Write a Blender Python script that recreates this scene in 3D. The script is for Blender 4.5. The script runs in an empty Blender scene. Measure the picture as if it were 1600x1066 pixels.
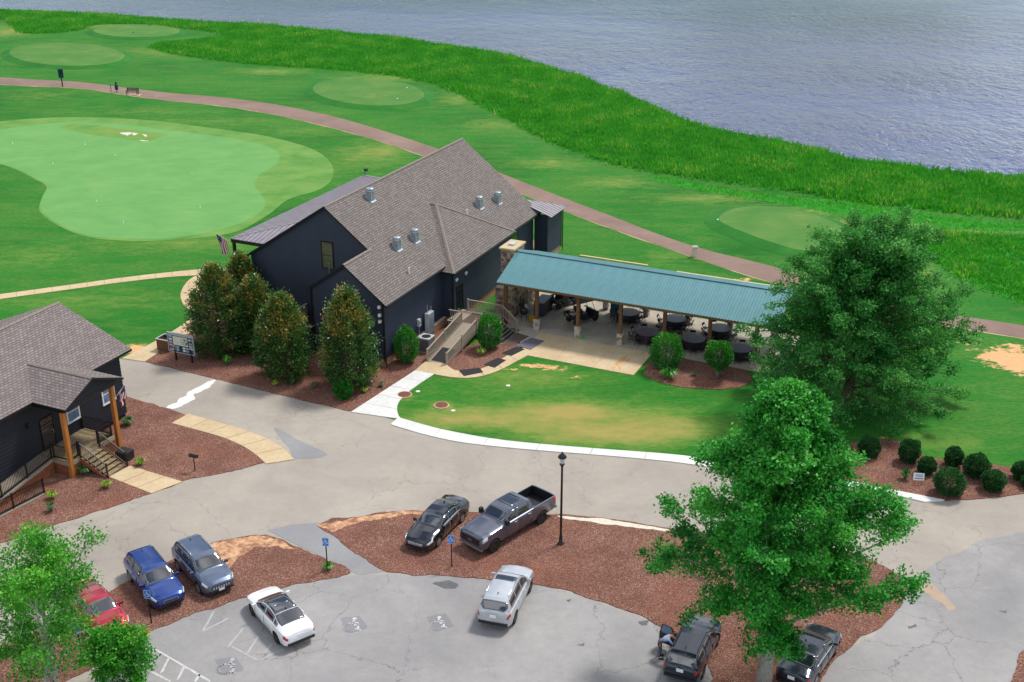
import bpy, bmesh, math, random
import numpy as np
from mathutils import Vector, Matrix
R = math.radians
random.seed(7); rng = np.random.default_rng(7)
S = bpy.context.scene
C = S.collection

# ------------------------------------------------------------------ camera
F_PX, PITCH, CAM_H = 1870.0, R(23.5), 38.0
cam_d = bpy.data.cameras.new('camera'); cam = bpy.data.objects.new('camera', cam_d); C.objects.link(cam)
cam.location = (0, 0, CAM_H); cam.rotation_euler = (R(90)-PITCH, 0, 0)
cam_d.sensor_width = 36.0; cam_d.lens = F_PX/1600*36.0; cam_d.clip_start = 0.5; cam_d.clip_end = 4000
S.camera = cam

# ------------------------------------------------------------------ sky, sun, exposure
SUN_EL, SUN_AZ = R(58), R(50)          # azimuth measured clockwise from +Y
w = bpy.data.worlds.new('World'); S.world = w; w.use_nodes = True
nt = w.node_tree; nt.nodes.clear()
def wn(t, **k):
    n = nt.nodes.new(t)
    for a, b in k.items(): setattr(n, a, b)
    return n
sky = wn('ShaderNodeTexSky', sky_type='NISHITA'); sky.sun_disc = False
sky.sun_elevation = SUN_EL; sky.sun_rotation = SUN_AZ; sky.altitude = 200; sky.air_density = 1.0; sky.dust_density = 1.2
tc = wn('ShaderNodeTexCoord'); mp = wn('ShaderNodeMapping'); mp.inputs['Scale'].default_value = (1, 1, 2.6)
nz = wn('ShaderNodeTexNoise'); nz.inputs['Scale'].default_value = 2.6; nz.inputs['Detail'].default_value = 7; nz.inputs['Roughness'].default_value = .58
rp = wn('ShaderNodeValToRGB'); rp.color_ramp.elements[0].position = .44; rp.color_ramp.elements[1].position = .58
cl = wn('ShaderNodeMixRGB'); cl.inputs['Color2'].default_value = (10.5, 10.8, 11.3, 1)
bg = wn('ShaderNodeBackground'); bg.inputs['Strength'].default_value = .058; out = wn('ShaderNodeOutputWorld')
L = nt.links.new
L(tc.outputs['Generated'], mp.inputs['Vector']); L(mp.outputs['Vector'], nz.inputs['Vector']); L(nz.outputs['Fac'], rp.inputs['Fac'])
L(rp.outputs['Color'], cl.inputs['Fac']); L(sky.outputs['Color'], cl.inputs['Color1']); L(cl.outputs['Color'], bg.inputs['Color']); L(bg.outputs['Background'], out.inputs['Surface'])
sd = bpy.data.lights.new('sun', 'SUN'); sd.energy = 1.5; sd.angle = R(10); sd.color = (1, .955, .89)
sun = bpy.data.objects.new('sun', sd); C.objects.link(sun)
_d = Vector((math.sin(SUN_AZ)*math.cos(SUN_EL), math.cos(SUN_AZ)*math.cos(SUN_EL), math.sin(SUN_EL)))
sun.rotation_euler = _d.to_track_quat('Z', 'Y').to_euler(); sun.location = (0, 0, 80)
S.view_settings.view_transform = 'Standard'; S.view_settings.look = 'None'; S.view_settings.exposure = 1.0; S.view_settings.gamma = 1
S.render.engine = 'CYCLES'

# ------------------------------------------------------------------ pixel -> ground helpers
_ct, _st = math.cos(PITCH), math.sin(PITCH)
def G(px, py, z=0.0):
    u = (px-800)/F_PX; v = (533-py)/F_PX
    d = np.array([u, _ct+v*_st, -_st+v*_ct]); t = (z-CAM_H)/d[2]
    return np.array([0, 0, CAM_H])+d*t
def Zat(py, y):
    v = (533-py)/F_PX
    return (v*y*_ct-y*_st)/(_ct+v*_st)+CAM_H
ANG = R(-24.6)
BX = np.array([math.cos(ANG), math.sin(ANG), 0]); AX = np.array([-math.sin(ANG), math.cos(ANG), 0])
OB = G(603, 574); OH = G(195, 654)           # base corners of clubhouse wing and of the small house
def loc(O, px, py, z=0.0):
    d = G(px, py, z)-O
    return np.array([d@BX, d@AX, z])

# ------------------------------------------------------------------ materials
MATS = {}
def srgb(r, g, b):
    f = lambda c: (c/255/12.92) if c/255 <= .04045 else ((c/255+.055)/1.055)**2.4
    return (f(r), f(g), f(b))
class N:
    def __init__(s, name):
        s.m = bpy.data.materials.new(name); s.m.use_nodes = True; s.t = s.m.node_tree; s.t.nodes.clear()
        s.out = s.n('ShaderNodeOutputMaterial'); s.b = s.n('ShaderNodeBsdfPrincipled'); s.l(s.b.outputs[0], s.out.inputs['Surface'])
        MATS[name] = s.m
    def n(s, t, **k):
        n = s.t.nodes.new(t)
        for a, b in k.items(): setattr(n, a, b)
        return n
    def l(s, a, b): s.t.links.new(a, b)
    def pos(s, kind='Object', scale=(1, 1, 1), rot=(0, 0, 0)):
        if kind == 'World': o = s.n('ShaderNodeNewGeometry').outputs['Position']
        elif kind == 'UV': o = s.n('ShaderNodeUVMap').outputs[0]
        else: o = s.n('ShaderNodeTexCoord').outputs[kind]
        m = s.n('ShaderNodeMapping'); m.inputs['Scale'].default_value = scale; m.inputs['Rotation'].default_value = rot
        s.l(o, m.inputs['Vector']); return m.outputs[0]
    def noise(s, vec, scale=5, detail=4, rough=.55, dist=0):
        n = s.n('ShaderNodeTexNoise'); n.inputs['Scale'].default_value = scale; n.inputs['Detail'].default_value = detail
        n.inputs['Roughness'].default_value = rough; n.inputs['Distortion'].default_value = dist
        s.l(vec, n.inputs['Vector']); return n.outputs['Fac']
    def vor(s, vec, scale=5, feature='F1', out='Distance'):
        n = s.n('ShaderNodeTexVoronoi', feature=feature); n.inputs['Scale'].default_value = scale; s.l(vec, n.inputs['Vector']); return n.outputs[out]
    def ramp(s, fac, *st):
        r = s.n('ShaderNodeValToRGB'); e = r.color_ramp.elements
        while len(e) < len(st): e.new(.5)
        for k, (p, c) in enumerate(st):
            e[k].position = p
            e[k].color = (c, c, c, 1) if not hasattr(c, '__len__') else (*c[:3], 1)
        s.l(fac, r.inputs['Fac']); return r.outputs['Color']
    def mix(s, fac, a, b, mode='MIX'):
        m = s.n('ShaderNodeMix', data_type='RGBA', blend_type=mode)
        for k, v in ((0, fac), (6, a), (7, b)):
            if hasattr(v, 'links') or isinstance(v, bpy.types.NodeSocket): s.l(v, m.inputs[k])
            elif k == 0: m.inputs[0].default_value = v
            else: m.inputs[k].default_value = (*v[:3], 1)
        return m.outputs[2]
    def math(s, op, a, b=0.0):
        m = s.n('ShaderNodeMath', operation=op)
        for k, v in ((0, a), (1, b)):
            if isinstance(v, bpy.types.NodeSocket): s.l(v, m.inputs[k])
            else: m.inputs[k].default_value = v
        return m.outputs[0]
    def bump(s, h, st=.3, d=.02):
        b = s.n('ShaderNodeBump'); b.inputs['Strength'].default_value = st; b.inputs['Distance'].default_value = d
        s.l(h, b.inputs['Height']); s.l(b.outputs[0], s.b.inputs['Normal'])
    def set(s, **k):
        for a, v in k.items():
            i = s.b.inputs[a.replace('_', ' ')]
            if isinstance(v, bpy.types.NodeSocket): s.l(v, i)
            elif i.type == 'RGBA': i.default_value = (*v[:3], 1)
            else: i.default_value = v
        return s
def mul(c, k): return tuple(min(1, x*k) for x in c)
def pm(name, col, rough=.6, var=.18, scale=4, metal=0, coat=0, bump=0, bscale=40, spec=.5, kind='Object', stretch=(1, 1, 1)):
    n = N(name); p = n.pos(kind, stretch); f = n.noise(p, scale, 5)
    n.set(Base_Color=n.ramp(f, (.3, mul(col, 1-var)), (.7, mul(col, 1+var))), Roughness=rough, Metallic=metal, Coat_Weight=coat, Specular_IOR_Level=spec)
    if bump: n.bump(n.noise(p, bscale, 3), bump, .02)
    return n.m

def grass_mat():
    n = N('turf'); P = n.pos('World')
    big = n.noise(P, .06, 4, .6); mid = n.noise(n.pos('World', (.35, 1.1, 1), (0, 0, R(12))), .45, 5, .65, .6)
    fine = n.noise(n.pos('World', (1, 2.2, 1), (0, 0, R(8))), 2.0, 9, .78)
    c1 = n.ramp(big, (.34, srgb(26, 104, 26)), (.5, srgb(42, 122, 34)), (.66, srgb(66, 130, 44)))
    c2 = n.mix(n.ramp(mid, (.42, 0), (.66, .7)), c1, srgb(90, 132, 52))
    c3 = n.mix(n.ramp(fine, (.34, .8), (.58, 0)), c2, srgb(22, 92, 22))
    at = n.n('ShaderNodeAttribute'); at.attribute_name = 'dry'
    sep = n.n('ShaderNodeSeparateColor'); n.l(at.outputs['Color'], sep.inputs[0])
    dn = n.math('ADD', sep.outputs[0], n.math('MULTIPLY', n.math('SUBTRACT', n.noise(n.pos('World', (.6, 1.2, 1)), .9, 9, .78), .5), 1.7))
    c4 = n.mix(n.ramp(dn, (.08, 0), (.5, .75)), c3, srgb(112, 140, 60)); c4 = n.mix(n.ramp(dn, (.42, 0), (1.0, .85)), c4, srgb(166, 148, 86))
    sn = n.math('ADD', sep.outputs[1], n.math('MULTIPLY', n.math('SUBTRACT', n.noise(n.pos('World', (.7, 1, 1)), 1.3, 7, .72), .5), 1.7))
    c5 = n.mix(n.ramp(sn, (.42, 0), (.55, 1)), c4, n.mix(n.noise(P, 3, 4), srgb(214, 150, 98), srgb(226, 190, 142)))
    lush = n.math('ADD', sep.outputs[2], n.math('MULTIPLY', n.math('SUBTRACT', n.noise(P, .5, 5, .6), .5), .5))
    c6 = n.mix(n.ramp(lush, (.4, 0), (.6, 1)), c5, n.mix(n.noise(P, 1.2, 4), srgb(30, 122, 22), srgb(52, 148, 32)))
    n.set(Base_Color=c6, Roughness=.85, Specular_IOR_Level=.15)
    n.bump(n.noise(P, 9, 5, .7), .35, .06); return n.m
def green_mat(name, a, b, c):
    n = N(name); P = n.pos('World')
    f = n.noise(P, .22, 5, .6, .4); g = n.noise(n.pos('World', (.3, 1.6, 1), (0, 0, R(15))), 1.1, 5, .65)
    k = n.ramp(f, (.3, a), (.52, b), (.72, c))
    n.set(Base_Color=n.mix(n.ramp(g, (.35, .35), (.65, 0)), k, mul(a, .84)), Roughness=.8, Specular_IOR_Level=.2); n.bump(n.noise(P, 14, 3), .12, .03); return n.m
def asphalt(name, a, b, crack=.09, cs=.30, stain=.5, cw=.007):
    n = N(name); P = n.pos('World')
    f = n.noise(P, .16, 5, .62, .5); g = n.noise(P, 1.6, 6, .7); h = n.noise(P, 30, 2, .6)
    k = n.ramp(f, (.3, a), (.7, b)); k = n.mix(n.ramp(g, (.3, .32*stain), (.62, 0)), k, mul(a, .62)); k = n.mix(n.ramp(h, (.3, .22), (.7, 0)), k, mul(a, .5))
    # wandering cracks
    wv = n.n('ShaderNodeMix', data_type='VECTOR'); nn = n.n('ShaderNodeTexNoise'); nn.inputs['Scale'].default_value = .8; nn.inputs['Detail'].default_value = 5; nn.inputs['Roughness'].default_value = .65
    n.l(P, nn.inputs['Vector']); wv.inputs[0].default_value = .45; n.l(P, wv.inputs[4]); n.l(nn.outputs['Color'], wv.inputs[5])
    sc = n.n('ShaderNodeVectorMath', operation='MULTIPLY_ADD'); n.l(nn.outputs['Color'], sc.inputs[0]); sc.inputs[1].default_value = (1.6, 1.6, 1.6); n.l(P, sc.inputs[2])
    e = n.vor(sc.outputs[0], cs, 'DISTANCE_TO_EDGE'); msk = n.ramp(n.noise(P, .11, 3), (.40, 0), (.55, 1))
    cr = n.math('MULTIPLY', n.ramp(e, (0, 1), (cw, 0)), n.math('MULTIPLY', msk, crack*5))
    k = n.mix(cr, k, srgb(70, 66, 62))
    n.set(Base_Color=k, Roughness=.85, Specular_IOR_Level=.25); n.bump(n.noise(P, 45, 3), .22, .01); return n.m
def mulch_mat():
    n = N('mulch'); P = n.pos('World')
    v = n.vor(n.pos('World', (1, 1.7, 1), (0, 0, .6)), 21, 'F1', 'Color'); s2 = n.n('ShaderNodeSeparateColor'); n.l(v, s2.inputs[0])
    k = n.ramp(s2.outputs[0], (0, srgb(96, 64, 54)), (.45, srgb(130, 90, 76)), (.8, srgb(156, 114, 98)), (1, srgb(204, 174, 158)))
    k = n.mix(n.ramp(n.noise(P, .45, 4), (.36, .45), (.66, 0)), k, srgb(100, 62, 52)); k = n.mix(n.ramp(n.noise(P, .28, 4), (.5, 0), (.75, .38)), k, srgb(150, 92, 72))
    n.set(Base_Color=k, Roughness=.95, Specular_IOR_Level=.1); n.bump(n.math('ADD', n.vor(P, 12), n.noise(P, 20, 4)), .9, .05); return n.m
def concrete(name, a, b, rough=.85):
    n = N(name); P = n.pos('World'); f = n.noise(P, .5, 6, .65, .5); g = n.noise(P, 3, 5, .7)
    k = n.ramp(f, (.3, a), (.7, b)); k = n.mix(n.ramp(g, (.32, .3), (.6, 0)), k, mul(a, .66))
    n.set(Base_Color=k, Roughness=rough, Specular_IOR_Level=.25); n.bump(n.noise(P, 30, 3), .15, .01); return n.m
def shingle(name, a, b, c):
    n = N(name); U = n.pos('UV'); br = n.n('ShaderNodeTexBrick'); br.inputs['Scale'].default_value = 1; br.offset = .5
    br.inputs['Brick Width'].default_value = .34; br.inputs['Row Height'].default_value = .2; br.inputs['Mortar Size'].default_value = .022; br.inputs['Mortar Smooth'].default_value = .2; br.inputs['Bias'].default_value = 0
    br.inputs['Color1'].default_value = (*a, 1); br.inputs['Color2'].default_value = (*b, 1); br.inputs['Mortar'].default_value = (*c, 1); n.l(U, br.inputs['Vector'])
    f = n.noise(U, .5, 5); g = n.noise(U, 9, 3)
    k = n.mix(n.ramp(f, (.3, .3), (.7, 0)), br.outputs['Color'], mul(a, .7)); k = n.mix(n.ramp(g, (.4, .3), (.65, 0)), k, mul(c, .9))
    n.set(Base_Color=k, Roughness=.92, Specular_IOR_Level=.15)
    n.bump(n.math('SUBTRACT', n.noise(U, 40, 2), br.outputs['Fac']), .6, .03); return n.m
def paint(name, col, rough=.28, metal=.55, coat=1.0):
    n = N(name); f = n.noise(n.pos('Object'), 1.6, 4); n.set(Base_Color=n.ramp(f, (.3, mul(col, .9)), (.7, mul(col, 1.08))), Roughness=rough, Metallic=metal, Coat_Weight=coat, Coat_Roughness=.04); return n.m
def leafmat(name, a, b, c, trans=.25, rough=.5):
    n = N(name); at = n.n('ShaderNodeAttribute'); at.attribute_name = 'tone'
    s2 = n.n('ShaderNodeSeparateColor'); n.l(at.outputs['Color'], s2.inputs[0])
    k = n.ramp(s2.outputs[0], (0, a), (.5, b), (1, c))
    n.set(Base_Color=k, Roughness=rough, Specular_IOR_Level=.35)
    tr = n.n('ShaderNodeBsdfTranslucent'); n.l(n.mix(1, k, (1, 1, .5), 'MULTIPLY'), tr.inputs['Color'])
    mx = n.n('ShaderNodeMixShader'); mx.inputs[0].default_value = trans; n.l(n.b.outputs[0], mx.inputs[1]); n.l(tr.outputs[0], mx.inputs[2]); n.l(mx.outputs[0], n.out.inputs['Surface']); return n.m

M = MATS
grass_mat(); mulch_mat()
green_mat('green_turf', srgb(98, 154, 82), srgb(106, 161, 87), srgb(120, 166, 92)); green_mat('tee_turf', srgb(66, 122, 46), srgb(84, 130, 54), srgb(112, 138, 64)); green_mat('fringe_turf', srgb(78, 134, 52), srgb(108, 152, 70), srgb(128, 156, 78))
green_mat('pale_turf', srgb(84, 140, 56), srgb(112, 150, 66), srgb(132, 150, 76)); green_mat('dark_turf', srgb(30, 104, 28), srgb(40, 118, 34), srgb(60, 126, 42))
asphalt('road_asphalt', srgb(160, 152, 142), srgb(186, 177, 164)); asphalt('lot_asphalt', srgb(146, 144, 144), srgb(174, 171, 168), .12, .22, .8); asphalt('patch_asphalt', srgb(140, 140, 142), srgb(160, 159, 159), .05, .2, .3)
asphalt('clay_asphalt', srgb(176, 156, 136), srgb(196, 172, 148), .0, .2, .8); asphalt('panel_asphalt', srgb(132, 131, 136), srgb(150, 148, 152), .0, .2, .3); asphalt('path_asphalt', srgb(128, 106, 96), srgb(158, 132, 118), .0, .2, .5)
concrete('tan_concrete', srgb(196, 172, 134), srgb(214, 194, 158)); concrete('white_concrete', srgb(214, 214, 212), srgb(232, 231, 226)); concrete('slab_concrete', srgb(160, 152, 140), srgb(194, 184, 166)); concrete('curb_concrete', srgb(170, 140, 110), srgb(205, 180, 150))
shingle('brown_shingle', srgb(132, 124, 120), srgb(156, 147, 141), srgb(84, 78, 76)); shingle('grey_shingle', srgb(136, 126, 124), srgb(164, 152, 148), srgb(88, 80, 80))
pm('ridge_cap', srgb(136, 124, 116), .9, .2, 6); pm('navy_siding', srgb(42, 50, 68), .62, .14, 1.2, kind='Object'); pm('black_siding', srgb(24, 28, 40), .65, .14, 1.2); pm('black_trim', srgb(18, 19, 24), .5, .2, 4)
pm('porch_metal', srgb(150, 143, 150), .42, .12, 1.5, metal=.1); pm('seam_shade_metal', srgb(112, 104, 112), .5, .1, 2); pm('teal_metal', srgb(98, 144, 150), .42, .12, .8, metal=.15, spec=.4)
n_ = N('brick_base'); _b = n_.n('ShaderNodeTexBrick'); _b.inputs['Scale'].default_value = 4; _b.inputs['Color1'].default_value = (*srgb(160, 96, 70), 1); _b.inputs['Color2'].default_value = (*srgb(188, 140, 104), 1); _b.inputs['Mortar'].default_value = (*srgb(180, 168, 150), 1); n_.l(n_.pos('Object', (1, 1, 1), (R(90), 0, 0)), _b.inputs['Vector']); n_.set(Base_Color=_b.outputs['Color'], Roughness=.9)
pm('stone_a', srgb(150, 128, 112), .9, .3, 6, bump=.4); pm('stone_b', srgb(112, 90, 82), .9, .3, 6, bump=.4); pm('stone_c', srgb(178, 160, 142), .9, .25, 6, bump=.4); pm('mortar', srgb(176, 164, 150), .95, .15, 8); pm('stone_white', srgb(196, 184, 172), .9, .2, 8, bump=.3)
pm('post_wood', srgb(112, 78, 50), .75, .25, 2, stretch=(6, 6, .6)); pm('cedar_wood', srgb(186, 118, 52), .65, .22, 2, stretch=(6, 6, .6)); pm('grey_wood', srgb(158, 146, 130), .85, .2, 3, stretch=(4, 4, 4)); pm('deck_wood', srgb(150, 132, 100), .85, .25, 3); pm('skirt_wood', srgb(140, 86, 56), .85, .25, 3); pm('yellow_wood', srgb(214, 168, 100), .8, .15, 3); pm('fresh_wood', srgb(226, 198, 150), .8, .12, 3)
pm('black_metal', (.012, .012, .014), .35, .2, 5); pm('black_plastic', (.015, .015, .017), .55, .2, 5); pm('rubber', (.012, .012, .013), .8, .2, 5); pm('chrome', (.75, .76, .78), .18, .05, 5, metal=1); pm('alloy', (.46, .47, .49), .3, .1, 5, metal=.9); pm('dark_alloy', (.07, .07, .075), .35, .1, 5, metal=.8)
pm('galvanised', srgb(168, 178, 186), .35, .15, 3, metal=.6); pm('white_paint', srgb(232, 232, 230), .5, .06, 6); pm('worn_white', srgb(196, 195, 192), .8, .18, 5, kind='Object'); pm('faded_white', srgb(172, 172, 172), .85, .12, 4); pm('grey_metal', srgb(128, 132, 138), .45, .1, 4, metal=.3); pm('light_grey', srgb(186, 192, 198), .5, .08, 4)
pm('glass_dark', (.012, .016, .022), .03, .3, 2, spec=.9); M['glass_dark'].node_tree.nodes['Principled BSDF'].inputs['IOR'].default_value = 1.9; pm('glass_blue', srgb(96, 128, 158), .08, .3, 2, spec=.8); pm('win_glass', srgb(104, 104, 78), .08, .25, 2, spec=.8); pm('screen_black', (.01, .01, .012), .5, .1, 4)
pm('red_light', srgb(186, 16, 16), .15, .2, 8, coat=1); pm('lamp_glass', srgb(206, 212, 216), .12, .12, 8, coat=1); pm('mat_black', (.014, .014, .018), .8, .3, 6, bump=.3); pm('mat_purple', srgb(104, 98, 112), .85, .2, 6, bump=.3); pm('mat_brown', srgb(92, 76, 66), .9, .25, 6, bump=.3)
pm('tablecloth', srgb(40, 30, 42), .6, .25, 3); pm('tabletop_purple', srgb(66, 46, 58), .55, .2, 3); pm('tabletop_navy', srgb(44, 46, 62), .5, .2, 3)
pm('sign_blue', srgb(28, 118, 210), .4, .06, 5); pm('sign_white', srgb(236, 240, 244), .45, .04, 5); pm('sign_teal', srgb(38, 78, 98), .5, .15, 3); pm('sign_cream', srgb(222, 226, 206), .5, .06, 3); pm('sign_navy', srgb(24, 44, 80), .5, .1, 4); pm('sign_red', srgb(190, 80, 70), .5, .1, 4)
pm('rust', srgb(120, 70, 56), .9, .3, 6, bump=.4); pm('orange_stain', srgb(206, 156, 104), .9, .2, 3); pm('oil_stain', srgb(92, 92, 94), .6, .2, 3); pm('sand', srgb(214, 160, 112), .95, .15, 2, kind='World', bump=.3); n_ = N('earth'); _p = n_.pos('World'); _k = n_.mix(n_.ramp(n_.noise(_p, 2.2, 7, .75), (.42, 0), (.58, 1)), n_.mix(n_.noise(_p, 5, 3), srgb(206, 152, 108), srgb(222, 186, 146)), srgb(150, 104, 82)); n_.set(Base_Color=_k, Roughness=.95); n_.bump(n_.noise(_p, 18, 4), .6, .04); pm('white_spill', srgb(228, 228, 226), .9, .06, 3); pm('pale_stone', srgb(214, 206, 186), .85, .15, 8)
pm('bark_grey', srgb(150, 146, 138), .95, .35, 5, bump=.8, bscale=14, stretch=(3, 3, .7)); pm('bark_brown', srgb(98, 84, 72), .95, .35, 5, bump=.8, bscale=14, stretch=(3, 3, .7)); pm('bark_pale', srgb(176, 172, 162), .9, .25, 5, bump=.6, bscale=14, stretch=(3, 3, .7))
pm('shirt_blue', srgb(140, 176, 222), .85, .1, 6, bump=.3); pm('trousers_grey', srgb(86, 88, 100), .9, .12, 6, bump=.3); pm('skin', srgb(196, 146, 116), .55, .08, 8); pm('hair_brown', srgb(60, 42, 32), .7, .3, 20); pm('shoe', (.02, .02, .022), .6, .2, 5); pm('yellow_plastic', srgb(200, 160, 30), .5, .1, 4); pm('red_plastic', srgb(176, 52, 46), .5, .1, 4); pm('green_plastic', srgb(50, 190, 70), .5, .1, 4)
paint('paint_blue', srgb(20, 62, 138)); paint('paint_steel', srgb(92, 106, 130)); paint('paint_white', srgb(240, 241, 243), .25, 0); paint('paint_black', srgb(26, 30, 42), .2, .3); paint('paint_gunmetal', srgb(92, 96, 112)); paint('paint_silver', srgb(196, 201, 206), .3, .45); paint('paint_navy', srgb(34, 42, 58), .22, .4); paint('paint_red', srgb(176, 30, 50)); 
leafmat('leaf_maple', srgb(24, 104, 28), srgb(58, 164, 58), srgb(122, 212, 92), .32); leafmat('leaf_oak', srgb(34, 108, 42), srgb(74, 160, 72), srgb(150, 214, 116), .4); leafmat('leaf_left', srgb(34, 112, 26), srgb(66, 160, 40), srgb(130, 204, 66), .32)
leafmat('leaf_magnolia', srgb(34, 74, 38), srgb(72, 120, 56), srgb(178, 156, 80), .16, .3); leafmat('leaf_shrub', srgb(24, 84, 28), srgb(50, 138, 38), srgb(124, 204, 56), .18, .35); leafmat('leaf_boxwood', srgb(28, 70, 34), srgb(48, 104, 50), srgb(86, 146, 66), .15, .5)
leafmat('leaf_daylily', srgb(70, 130, 30), srgb(130, 180, 40), srgb(196, 206, 70), .3); leafmat('leaf_grey', srgb(48, 84, 44), srgb(78, 112, 66), srgb(110, 140, 84), .2); leafmat('leaf_rough', srgb(42, 138, 32), srgb(82, 182, 54), srgb(184, 196, 104), .46, .6)
n_ = N('water'); _P = n_.pos('World', (1, .75, 1), (0, 0, R(-25))); _P2 = n_.pos('World', (1, .7, 1), (0, 0, R(25)))
_h = n_.math('ADD', n_.math('MULTIPLY', n_.noise(_P, 1.1, 4, .6, .5), 1.0), n_.math('MULTIPLY', n_.noise(_P2, .32, 3, .6), 1.4))
n_.set(Base_Color=srgb(50, 74, 122), Roughness=.05, IOR=1.33, Specular_IOR_Level=.9); n_.bump(n_.math('MULTIPLY', _h, n_.ramp(n_.noise(n_.pos('World', (.6, 1, 1)), .022, 3, .5), (.36, .35), (.62, 1.25))), 1.0, .85)
n_ = N('flag_cloth'); _u = n_.n('ShaderNodeUVMap').outputs[0]; _s = n_.n('ShaderNodeSeparateXYZ'); n_.l(_u, _s.inputs[0])
_str = n_.math('GREATER_THAN', n_.math('MODULO', n_.math('MULTIPLY', _s.outputs[1], 13.0), 2.0), 1.0)
_can = n_.math('MULTIPLY', n_.math('LESS_THAN', _s.outputs[0], .42), n_.math('GREATER_THAN', _s.outputs[1], .46))
_star = n_.ramp(n_.vor(n_.pos('UV', (22, 14, 1)), 1.0), (.22, 1), (.3, 0))
_c = n_.mix(_can, n_.mix(_str, srgb(182, 28, 48), srgb(238, 236, 236)), n_.mix(_star, srgb(34, 40, 92), srgb(230, 230, 236)))
n_.set(Base_Color=_c, Roughness=.8)
# ------------------------------------------------------------------ mesh helpers
class MB:
    def __init__(s): s.v = []; s.f = []; s.uv = None
    def add(s, vs, fs):
        o = len(s.v); s.v += [tuple(map(float, p)) for p in vs]; s.f += [tuple(o+i for i in f) for f in fs]; return s
    def quad(s, *p): return s.add(p, [tuple(range(len(p)))])
    def box(s, c, d, rz=0.0, rx=0.0, ry=0.0, taper=1.0):
        m = Matrix.Translation(c) @ Matrix.Rotation(rz, 4, 'Z') @ Matrix.Rotation(ry, 4, 'Y') @ Matrix.Rotation(rx, 4, 'X')
        vs = []
        for z in (-.5, .5):
            k = taper if z > 0 else 1
            for x, y in ((-.5, -.5), (.5, -.5), (.5, .5), (-.5, .5)): vs.append(m @ Vector((x*d[0]*k, y*d[1]*k, z*d[2])))
        return s.add(vs, [(0, 3, 2, 1), (4, 5, 6, 7), (0, 1, 5, 4), (1, 2, 6, 5), (2, 3, 7, 6), (3, 0, 4, 7)])
    def span(s, a, b): return s.box([(a[i]+b[i])/2 for i in range(3)], [abs(b[i]-a[i]) for i in range(3)])
    def bar(s, a, b, wd=.05, ht=.05, up=(0, 0, 1)):
        a = Vector(a); b = Vector(b); d = b-a; l = d.length; z = d/l; u = Vector(up)
        x = u.cross(z); x = x.normalized() if x.length > 1e-4 else Vector((1, 0, 0)); y = z.cross(x)
        vs = []
        for q in (a, b):
            for i, j in ((-1, -1), (1, -1), (1, 1), (-1, 1)): vs.append(q+x*(i*wd/2)+y*(j*ht/2))
        return s.add(vs, [(0, 3, 2, 1), (4, 5, 6, 7), (0, 1, 5, 4), (1, 2, 6, 5), (2, 3, 7, 6), (3, 0, 4, 7)])
    def tube(s, pts, rad, n=8, cap=True):
        pts = [Vector(p) for p in pts]; rad = rad if hasattr(rad, '__len__') else [rad]*len(pts); vs = []; fs = []
        for i, p in enumerate(pts):
            d = (pts[min(i+1, len(pts)-1)]-pts[max(i-1, 0)]).normalized(); u = Vector((0, 0, 1)) if abs(d.z) < .95 else Vector((1, 0, 0))
            x = u.cross(d).normalized(); y = d.cross(x)
            for k in range(n):
                a = 2*math.pi*k/n; vs.append(p+(x*math.cos(a)+y*math.sin(a))*rad[i])
        for i in range(len(pts)-1):
            for k in range(n): fs.append((i*n+k, i*n+(k+1) % n, (i+1)*n+(k+1) % n, (i+1)*n+k))
        if cap: fs += [tuple(range(n))[::-1], tuple(range((len(pts)-1)*n, len(pts)*n))]
        return s.add(vs, fs)
    def lathe(s, prof, c=(0, 0, 0), n=20, ax='z', sx=1.0, sy=1.0):
        vs = []; fs = []
        for r, z in prof:
            for k in range(n):
                a = 2*math.pi*k/n; p = (r*math.cos(a)*sx, r*math.sin(a)*sy, z)
                if ax == 'y': p = (p[0], p[2], p[1])
                vs.append((c[0]+p[0], c[1]+p[1], c[2]+p[2]))
        for i in range(len(prof)-1):
            for k in range(n): fs.append((i*n+k, i*n+(k+1) % n, (i+1)*n+(k+1) % n, (i+1)*n+k))
        fs += [tuple(range(n))[::-1], tuple(range((len(prof)-1)*n, len(prof)*n))]
        return s.add(vs, fs)
    def prism(s, poly, z0, z1):
        n = len(poly); a = sum(poly[i][0]*poly[(i+1) % n][1]-poly[(i+1) % n][0]*poly[i][1] for i in range(n))
        if a < 0: poly = poly[::-1]
        vs = [(p[0], p[1], z0) for p in poly]+[(p[0], p[1], z1) for p in poly]
        fs = [tuple(range(n, 2*n)), tuple(range(n))[::-1]]+[(i, (i+1) % n, n+(i+1) % n, n+i) for i in range(n)]
        return s.add(vs, fs)
    def mesh(s, name):
        me = bpy.data.meshes.new(name); me.from_pydata(s.v, [], s.f); me.update(); return me
    def build(s, name, mat, parent=None, smooth=False, label=None, normals=False):
        me = s.mesh(name)
        if normals:
            bm = bmesh.new(); bm.from_mesh(me); bmesh.ops.recalc_face_normals(bm, faces=bm.faces); bm.to_mesh(me); bm.free()
        if smooth: me.polygons.foreach_set('use_smooth', [True]*len(me.polygons))
        return obj(name, me, mat, parent, label)
def obj(name, me, mat, parent=None, label=None):
    o = bpy.data.objects.new(name, me); C.objects.link(o); o.parent = parent
    if mat is not None and len(me.materials) == 0: me.materials.append(M[mat] if isinstance(mat, str) else mat)
    if label: o['label'] = label
    return o
def tag(o, label, cat, group=None):
    o['label'] = label; o['category'] = cat
    if group: o['group'] = group
    return o
def thing(name, label, cat, l=(0, 0, 0), rz=0.0, group=None):
    o = bpy.data.objects.new(name, None); C.objects.link(o); o.location = [float(x) for x in l]; o.rotation_euler = (0, 0, rz); o.empty_display_size = .2
    return tag(o, label, cat, group)
def struct(o): o['kind'] = 'structure'; return o
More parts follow.
